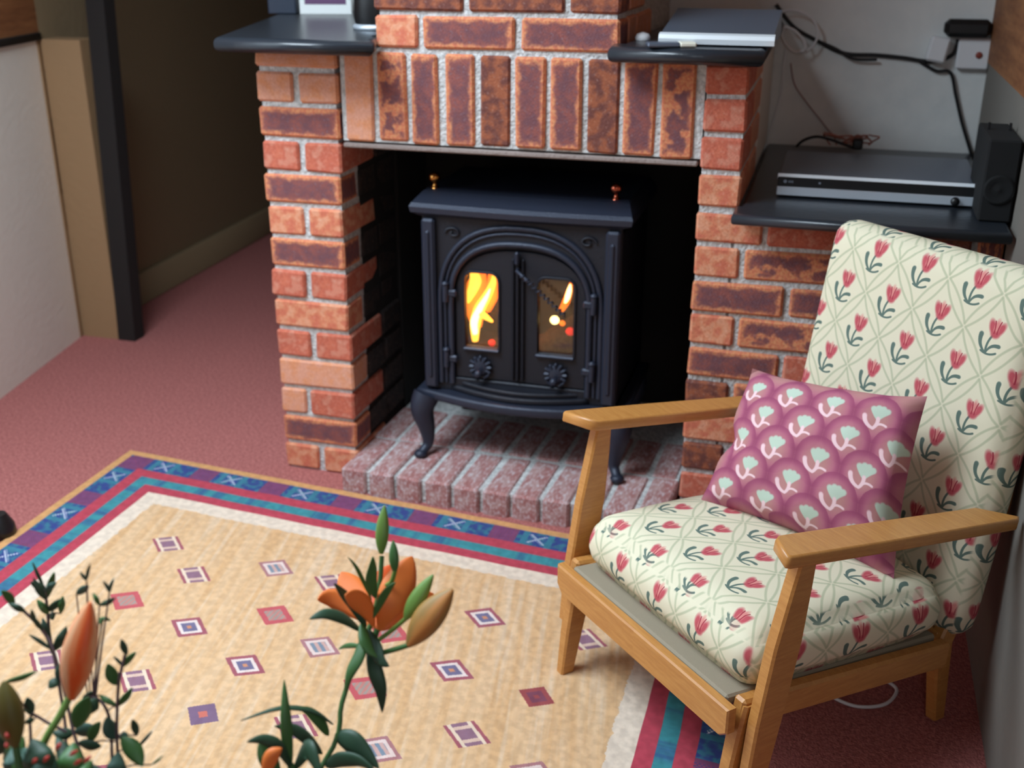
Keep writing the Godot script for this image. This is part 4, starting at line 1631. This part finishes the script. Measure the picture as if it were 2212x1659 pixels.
func bud_of(parent: Node, a: Array, b: Array, width: float, m: Material, wide_at := 0.45):
	var st := mb()
	bud(st, at(a[0], a[1], a[2]), at(b[0], b[1], b[2]), width * 0.5 * a[2] / FOCAL, wide_at)
	obj("bud", st, m, parent)

func plants():
	# low table and vase just below the picture
	var t := base("side_table", Vector3(0.50, 0, 1.95))
	tag(t, "low wooden side table below the flowers", "table")
	var st := mb()
	cbox(st, Vector3(0, 0.19, 0), Vector3(0.70, 0.022, 0.50), 0.006)
	obj("tabletop", st, M.pine, t)
	for q in [[-0.31, -0.21], [0.31, -0.21], [-0.31, 0.21], [0.31, 0.21]]:
		st = mb()
		bar(st, [[Vector3(q[0], 0.006 if q[0] + 0.5 > -0.7 else 0.0, q[1]), 0.013, 0.013], [Vector3(q[0], 0.18, q[1]), 0.018, 0.018]])
		obj("leg", st, M.pine, t)
	t = base("vase", Vector3(0.575, 0.2015, 1.86))
	tag(t, "white pottery vase holding the lilies and greenery", "vase")
	st = mb()
	lathe(st, [[0.045, 0.0], [0.062, 0.03], [0.068, 0.09], [0.055, 0.16], [0.044, 0.20], [0.050, 0.222], [0.045, 0.222], [0.040, 0.20], [0.048, 0.15], [0.058, 0.09], [0.05, 0.03], [0.002, 0.02]], Vector3(), Vector3.UP, 28)
	obj("body", st, M.white_plastic, t)
	var V := Vector3(0.575, 0.40, 1.86)
	# first lily
	var L := base("lily", Vector3.ZERO)
	tag(L, "orange lily with one open flower and green buds in front of the rug", "lily", "lilies in the vase")
	var D := 1.25
	var pts := [V + Vector3(0, -0.14, 0), V + Vector3(0.012, 0.03, -0.01)]
	for p in [[690, 1665, 1.22], [735, 1525, 1.235], [762, 1440, 1.245], [790, 1375, 1.25], [808, 1320, 1.25], [818, 1262, 1.25], [822, 1205, 1.25]]: pts.append(at(p[0], p[1], p[2]))
	st = mb()
	tube(st, spline(pts, 5), 0.0029, 8)
	obj("stem", st, M.leaf, L)
	# petals of the open flower
	for q in [
		[[[812, 1366, 1.25], [772, 1326, 1.27], [716, 1296, 1.27], [682, 1300, 1.26]], 46, "petal", 0.55],
		[[[812, 1362, 1.26], [786, 1312, 1.30], [752, 1268, 1.32], [734, 1240, 1.33]], 62, "petal", 0.55],
		[[[806, 1360, 1.245], [790, 1320, 1.23], [762, 1296, 1.21], [742, 1290, 1.20]], 44, "petal", 0.5],
		[[[814, 1372, 1.25], [838, 1318, 1.24], [866, 1258, 1.25], [888, 1206, 1.27]], 76, "petal", 0.55],
		[[[818, 1366, 1.26], [850, 1330, 1.30], [890, 1300, 1.32], [935, 1288, 1.34]], 62, "petal", 0.5],
		[[[812, 1352, 1.27], [820, 1298, 1.31], [832, 1252, 1.34], [846, 1224, 1.36]], 60, "petal_deep", 0.5],
	]:
		leaf_of(L, q[0], q[1], M[q[2]], "petal", 0.16, 0.18, q[3])
	stem_of(L, [[800, 1408, 1.25], [806, 1385, 1.25], [812, 1364, 1.25]], 0.0035, M.leaf, "flower_stalk")
	# buds
	bud_of(L, [821, 1200, D], [828, 1094, D], 29, M.leaf_light)
	stem_of(L, [[822, 1272, D], [842, 1262, 1.24], [851, 1236, 1.235]], 0.0026, M.leaf_light, "bud_stalk")
	bud_of(L, [851, 1240, 1.235], [847, 1170, 1.235], 22, M.leaf)
	stem_of(L, [[812, 1390, D], [845, 1366, 1.23], [878, 1338, 1.22]], 0.0026, M.leaf_light, "bud_stalk")
	bud_of(L, [874, 1342, 1.22], [934, 1246, 1.215], 36, M.leaf_light)
	stem_of(L, [[800, 1422, 1.245], [846, 1410, 1.22], [884, 1398, 1.21]], 0.003, M.leaf, "bud_stalk")
	bud_of(L, [880, 1400, 1.21], [976, 1278, 1.20], 64, M.bud_brown, 0.5)
	# leaves
	for q in [
		[[[776, 1366, 1.24], [742, 1340, 1.22], [700, 1330, 1.20], [664, 1342, 1.19]], 34, "leaf_dark", 0.7],
		[[[788, 1360, 1.24], [764, 1316, 1.22], [738, 1286, 1.21], [718, 1264, 1.20]], 24, "leaf_dark", 0.2],
		[[[800, 1300, 1.245], [778, 1252, 1.23], [764, 1226, 1.22], [747, 1206, 1.215]], 9, "leaf", 0.0],
		[[[808, 1296, 1.24], [800, 1262, 1.23], [802, 1232, 1.225], [803, 1206, 1.22]], 26, "leaf", 0.3],
		[[[802, 1340, 1.24], [822, 1300, 1.235], [838, 1276, 1.23], [852, 1262, 1.23]], 18, "leaf", 0.3],
		[[[790, 1366, 1.24], [806, 1404, 1.225], [818, 1432, 1.215], [838, 1446, 1.21]], 34, "leaf_dark", 0.5],
		[[[796, 1386, 1.235], [806, 1450, 1.22], [820, 1500, 1.22], [823, 1546, 1.23]], 34, "leaf_dark", 0.2],
		[[[784, 1374, 1.235], [772, 1420, 1.22], [752, 1460, 1.215], [741, 1502, 1.22]], 30, "leaf", 0.6],
		[[[778, 1350, 1.235], [784, 1384, 1.22], [796, 1410, 1.215], [812, 1426, 1.215]], 26, "leaf", -0.3],
		[[[778, 1402, 1.24], [756, 1400, 1.25], [740, 1402, 1.26], [728, 1408, 1.27]], 12, "leaf", 0.0],
		[[[716, 1572, 1.23], [672, 1542, 1.21], [600, 1536, 1.19], [514, 1564, 1.17]], 15, "leaf_dark", 0.8],
		[[[706, 1596, 1.23], [690, 1568, 1.22], [664, 1544, 1.21], [640, 1536, 1.20]], 26, "leaf", 0.3],
		[[[692, 1636, 1.225], [660, 1602, 1.21], [625, 1580, 1.20], [588, 1576, 1.19]], 30, "leaf_dark", 0.5],
		[[[720, 1594, 1.23], [752, 1608, 1.22], [784, 1636, 1.215], [816, 1668, 1.21]], 48, "leaf_dark", 0.3],
		[[[700, 1664, 1.22], [728, 1650, 1.21], [770, 1652, 1.20], [806, 1672, 1.19]], 34, "leaf_dark", 0.4],
	]:
		leaf_of(L, q[0], q[1], M[q[2]], "leaf", 0.18, q[3])
	# second lily, low in the frame between the first and the left greenery
	L = base("lily", Vector3.ZERO)
	tag(L, "lily shoot with upright leaf at the bottom edge, left of the open lily", "lily", "lilies in the vase")
	pts = [V + Vector3(-0.005, -0.14, 0), V + Vector3(0.0, 0.02, 0), at(630, 1760, 1.16), at(622, 1660, 1.17)]
	st = mb()
	tube(st, spline(pts, 5), 0.004, 8)
	obj("stem", st, M.leaf, L)
	for q in [
		[[[622, 1672, 1.17], [616, 1600, 1.16], [612, 1535, 1.16], [609, 1474, 1.17]], 26, "leaf", 0.2],
		[[[628, 1668, 1.17], [602, 1622, 1.15], [564, 1604, 1.14], [528, 1610, 1.13]], 30, "leaf_dark", 0.4],
		[[[630, 1668, 1.17], [652, 1628, 1.16], [668, 1640, 1.15], [690, 1690, 1.14]], 44, "leaf_dark", 0.3],
		[[[600, 1700, 1.16], [580, 1652, 1.15], [566, 1622, 1.15], [558, 1606, 1.15]], 44, "leaf", 0.4],
	]:
		leaf_of(L, q[0], q[1], M[q[2]], "leaf", 0.3, q[3])
	leaf_of(L, [[566, 1700, 1.13], [574, 1662, 1.125], [588, 1636, 1.125], [604, 1624, 1.13]], 34, M.petal, "petal", 0.5, 0.2, 0.5)
	# third lily: the tall closed orange bud at the left
	L = base("lily", Vector3.ZERO)
	tag(L, "tall closed orange lily bud on a green stalk at the left of the rug", "lily", "lilies in the vase")
	pts = [V + Vector3(-0.03, -0.14, 0.01), V + Vector3(-0.035, 0.02, 0.0)]
	for p in [[30, 1745, 1.08], [85, 1612, 1.09], [118, 1556, 1.095], [142, 1510, 1.1]]: pts.append(at(p[0], p[1], p[2]))
	st = mb()
	tube(st, spline(pts, 5), 0.0036, 8)
	obj("stem", st, M.leaf_light, L)
	bud_of(L, [146, 1516, 1.1], [186, 1306, 1.09], 72, M.bud_orange, 0.47)
	# olive bud at the left edge
	stem_of(L, [[40, 1720, 1.06], [30, 1660, 1.06], [22, 1610, 1.06]], 0.0036, M.leaf, "bud_stalk")
	bud_of(L, [24, 1622, 1.06], [-2, 1478, 1.05], 62, M.bud_olive, 0.5)
	greenery(V)

func greenery(V: Vector3):
	# sprigs: stem points, then leaves as [base x, base y, tip x, tip y, width]
	var sprigs := [
		["leafy dark green sprig with purplish stem beside the closed orange bud",
			[[205, 1700, 1.1], [172, 1650, 1.11], [150, 1590, 1.12], [132, 1510, 1.13], [105, 1410, 1.14], [80, 1365, 1.15], [42, 1326, 1.15], [14, 1310, 1.15]],
			[[104, 1420, 88, 1378, 10], [100, 1408, 52, 1376, 10], [106, 1412, 134, 1358, 24], [116, 1470, 96, 1494, 26], [116, 1478, 118, 1440, 22], [66, 1352, 58, 1322, 12], [44, 1326, 8, 1308, 16], [82, 1366, 62, 1336, 12], [20, 1312, -8, 1280, 20], [152, 1590, 200, 1580, 34], [150, 1590, 104, 1590, 30], [156, 1580, 182, 1512, 44], [160, 1612, 210, 1620, 26]]],
		["leafy sprig with small pale-backed leaves at the far left, tip over the rug border",
			[[150, 1690, 1.14], [130, 1560, 1.16], [112, 1450, 1.17], [98, 1380, 1.18], [94, 1340, 1.18], [90, 1300, 1.185], [84, 1270, 1.19]],
			[[90, 1300, 62, 1252, 16], [92, 1296, 108, 1240, 18], [86, 1276, 56, 1262, 18], [88, 1282, 112, 1262, 16], [92, 1326, 124, 1298, 18], [94, 1332, 70, 1300, 18], [96, 1336, 110, 1332, 22], [96, 1330, 78, 1316, 12], [122, 1330, 126, 1292, 16], [84, 1270, 60, 1218, 8], [98, 1384, 82, 1340, 16]]],
		["thin sprig with paired small leaves right of the closed orange bud",
			[[240, 1720, 1.12], [232, 1600, 1.13], [228, 1560, 1.13], [216, 1530, 1.13], [198, 1515, 1.135], [180, 1510, 1.14]],
			[[176, 1532, 192, 1500, 30], [200, 1516, 178, 1552, 34], [206, 1508, 246, 1532, 14], [246, 1532, 278, 1492, 18], [206, 1312, 192, 1286, 12], [206, 1312, 240, 1296, 14], [228, 1284, 214, 1260, 8], [228, 1284, 238, 1254, 8], [178, 1258, 164, 1240, 8], [178, 1258, 186, 1222, 8], [156, 1288, 182, 1270, 18], [214, 1338, 206, 1352, 12], [212, 1340, 230, 1346, 9]]],
		["upright sprig with oval dark leaves in front of the purple rug lozenge",
			[[250, 1720, 1.1], [246, 1640, 1.11], [244, 1580, 1.115], [246, 1510, 1.12], [250, 1470, 1.12], [262, 1420, 1.125]],
			[[246, 1486, 224, 1440, 30], [258, 1446, 236, 1424, 8], [258, 1446, 286, 1414, 16], [266, 1420, 254, 1386, 16], [244, 1604, 222, 1556, 38], [248, 1600, 268, 1592, 20], [288, 1596, 278, 1562, 18], [254, 1600, 300, 1664, 42], [290, 1622, 322, 1586, 8], [184, 1612, 208, 1566, 26], [320, 1660, 345, 1640, 6]]],
		["sprig with a single dark oval leaf above the white rug border at the left",
			[[58, 1740, 1.1], [56, 1660, 1.11], [56, 1600, 1.115], [58, 1552, 1.12], [96, 1570, 1.12], [134, 1588, 1.12]],
			[[58, 1552, 48, 1514, 24], [60, 1550, 30, 1536, 5], [0, 1480, 70, 1456, 14], [64, 1560, 42, 1570, 14]]],
	]
	for s in sprigs:
		var g := base("leafy_sprig", Vector3.ZERO)
		tag(g, s[0], "sprig", "leafy sprigs in the vase")
		var pts := [V + Vector3(-0.02, -0.13, 0.005), V + Vector3(-0.02, 0.03, 0)]
		for p in s[1]: pts.append(at(p[0], p[1], p[2]))
		var st := mb()
		tube(st, spline(pts, 5), 0.0016, 6)
		obj("stem", st, M.twig, g)
		var d: float = s[1][s[1].size() / 2][2]
		for l in s[2]:
			var dd := d + rng.randf_range(-0.02, 0.02)
			var a := Vector2(l[0], l[1])
			var b := Vector2(l[2], l[3])
			var m := (a + b) * 0.5 + (b - a).orthogonal() * rng.randf_range(-0.06, 0.06)
			# a fine stalk back to the nearest point of the stem
			var near: Vector3 = pts[2]
			var lp := at(a.x, a.y, dd)
			var sp := spline(pts, 8)
			for q in sp:
				if q.distance_to(lp) < near.distance_to(lp): near = q
			var ls := mb()
			tube(ls, [near, near.lerp(lp, 0.5) + Vector3(0, 0.002, 0), lp], 0.0008, 5)
			obj("leaf_stalk", ls, M.twig, g)
			leaf_of(g, [[a.x, a.y, dd], [m.x, m.y, dd - 0.006], [b.x, b.y, dd - rng.randf_range(0.0, 0.015)]], l[4] * 0.92, [M.leaf_dark, M.leaf_blue, M.leaf][rng.randi() % 3], "leaf", 0.3, rng.randf_range(-0.5, 0.5), 0.45)
	# dense clump of broad leaves and red flecks in the bottom corner
	var c := base("leaf_clump", Vector3.ZERO)
	tag(c, "dense clump of broad dark leaves with red flecks in the bottom left corner", "foliage")
	var broad := [[70, 1690, 60, 1604, 70], [120, 1700, 150, 1612, 60], [20, 1690, 20, 1618, 60], [160, 1690, 112, 1600, 44], [0, 1660, 40, 1600, 44], [60, 1720, 110, 1640, 60], [180, 1720, 160, 1640, 50], [10, 1700, 50, 1640, 50], [235, 1700, 248, 1632, 44], [-20, 1640, 10, 1560, 50], [130, 1720, 190, 1650, 30], [90, 1650, 40, 1625, 40], [215, 1730, 190, 1660, 40]]
	for k in broad.size():
		var l = broad[k]
		var dd: float = 1.06 + 0.012 * (k % 5)
		leaf_of(c, [[l[0], l[1], dd], [(l[0] + l[2]) * 0.5 + 4, (l[1] + l[3]) * 0.5, dd - 0.01], [l[2], l[3], dd + 0.01]], l[4], [M.leaf_dark, M.leaf, M.leaf_blue][k % 3], "leaf", 0.3, rng.randf_range(-0.5, 0.5), 0.45)
	var flecks := [[110, 1628, 122, 1612], [140, 1640, 160, 1628], [84, 1654, 96, 1640], [8, 1602, 2, 1590], [6, 1624, 2, 1612], [172, 1656, 188, 1640], [60, 1656, 70, 1646], [150, 1660, 168, 1648]]
	var redm := mat(c8(196, 66, 56), 0.6)
	for f in flecks:
		leaf_of(c, [[f[0], f[1], 1.045], [(f[0] + f[2]) * 0.5, (f[1] + f[3]) * 0.5, 1.04], [f[2], f[3], 1.045]], 9, redm, "petal", 0.3, 0.2, 0.5)
	for p in [[60, 1700], [150, 1720], [10, 1690]]:
		var st := mb()
		tube(st, spline([V + Vector3(-0.03, -0.13, 0.01), V + Vector3(-0.03, 0.03, 0.01), at(p[0], p[1], 1.07)], 6), 0.002, 6)
		obj("stem", st, M.leaf_dark, c)
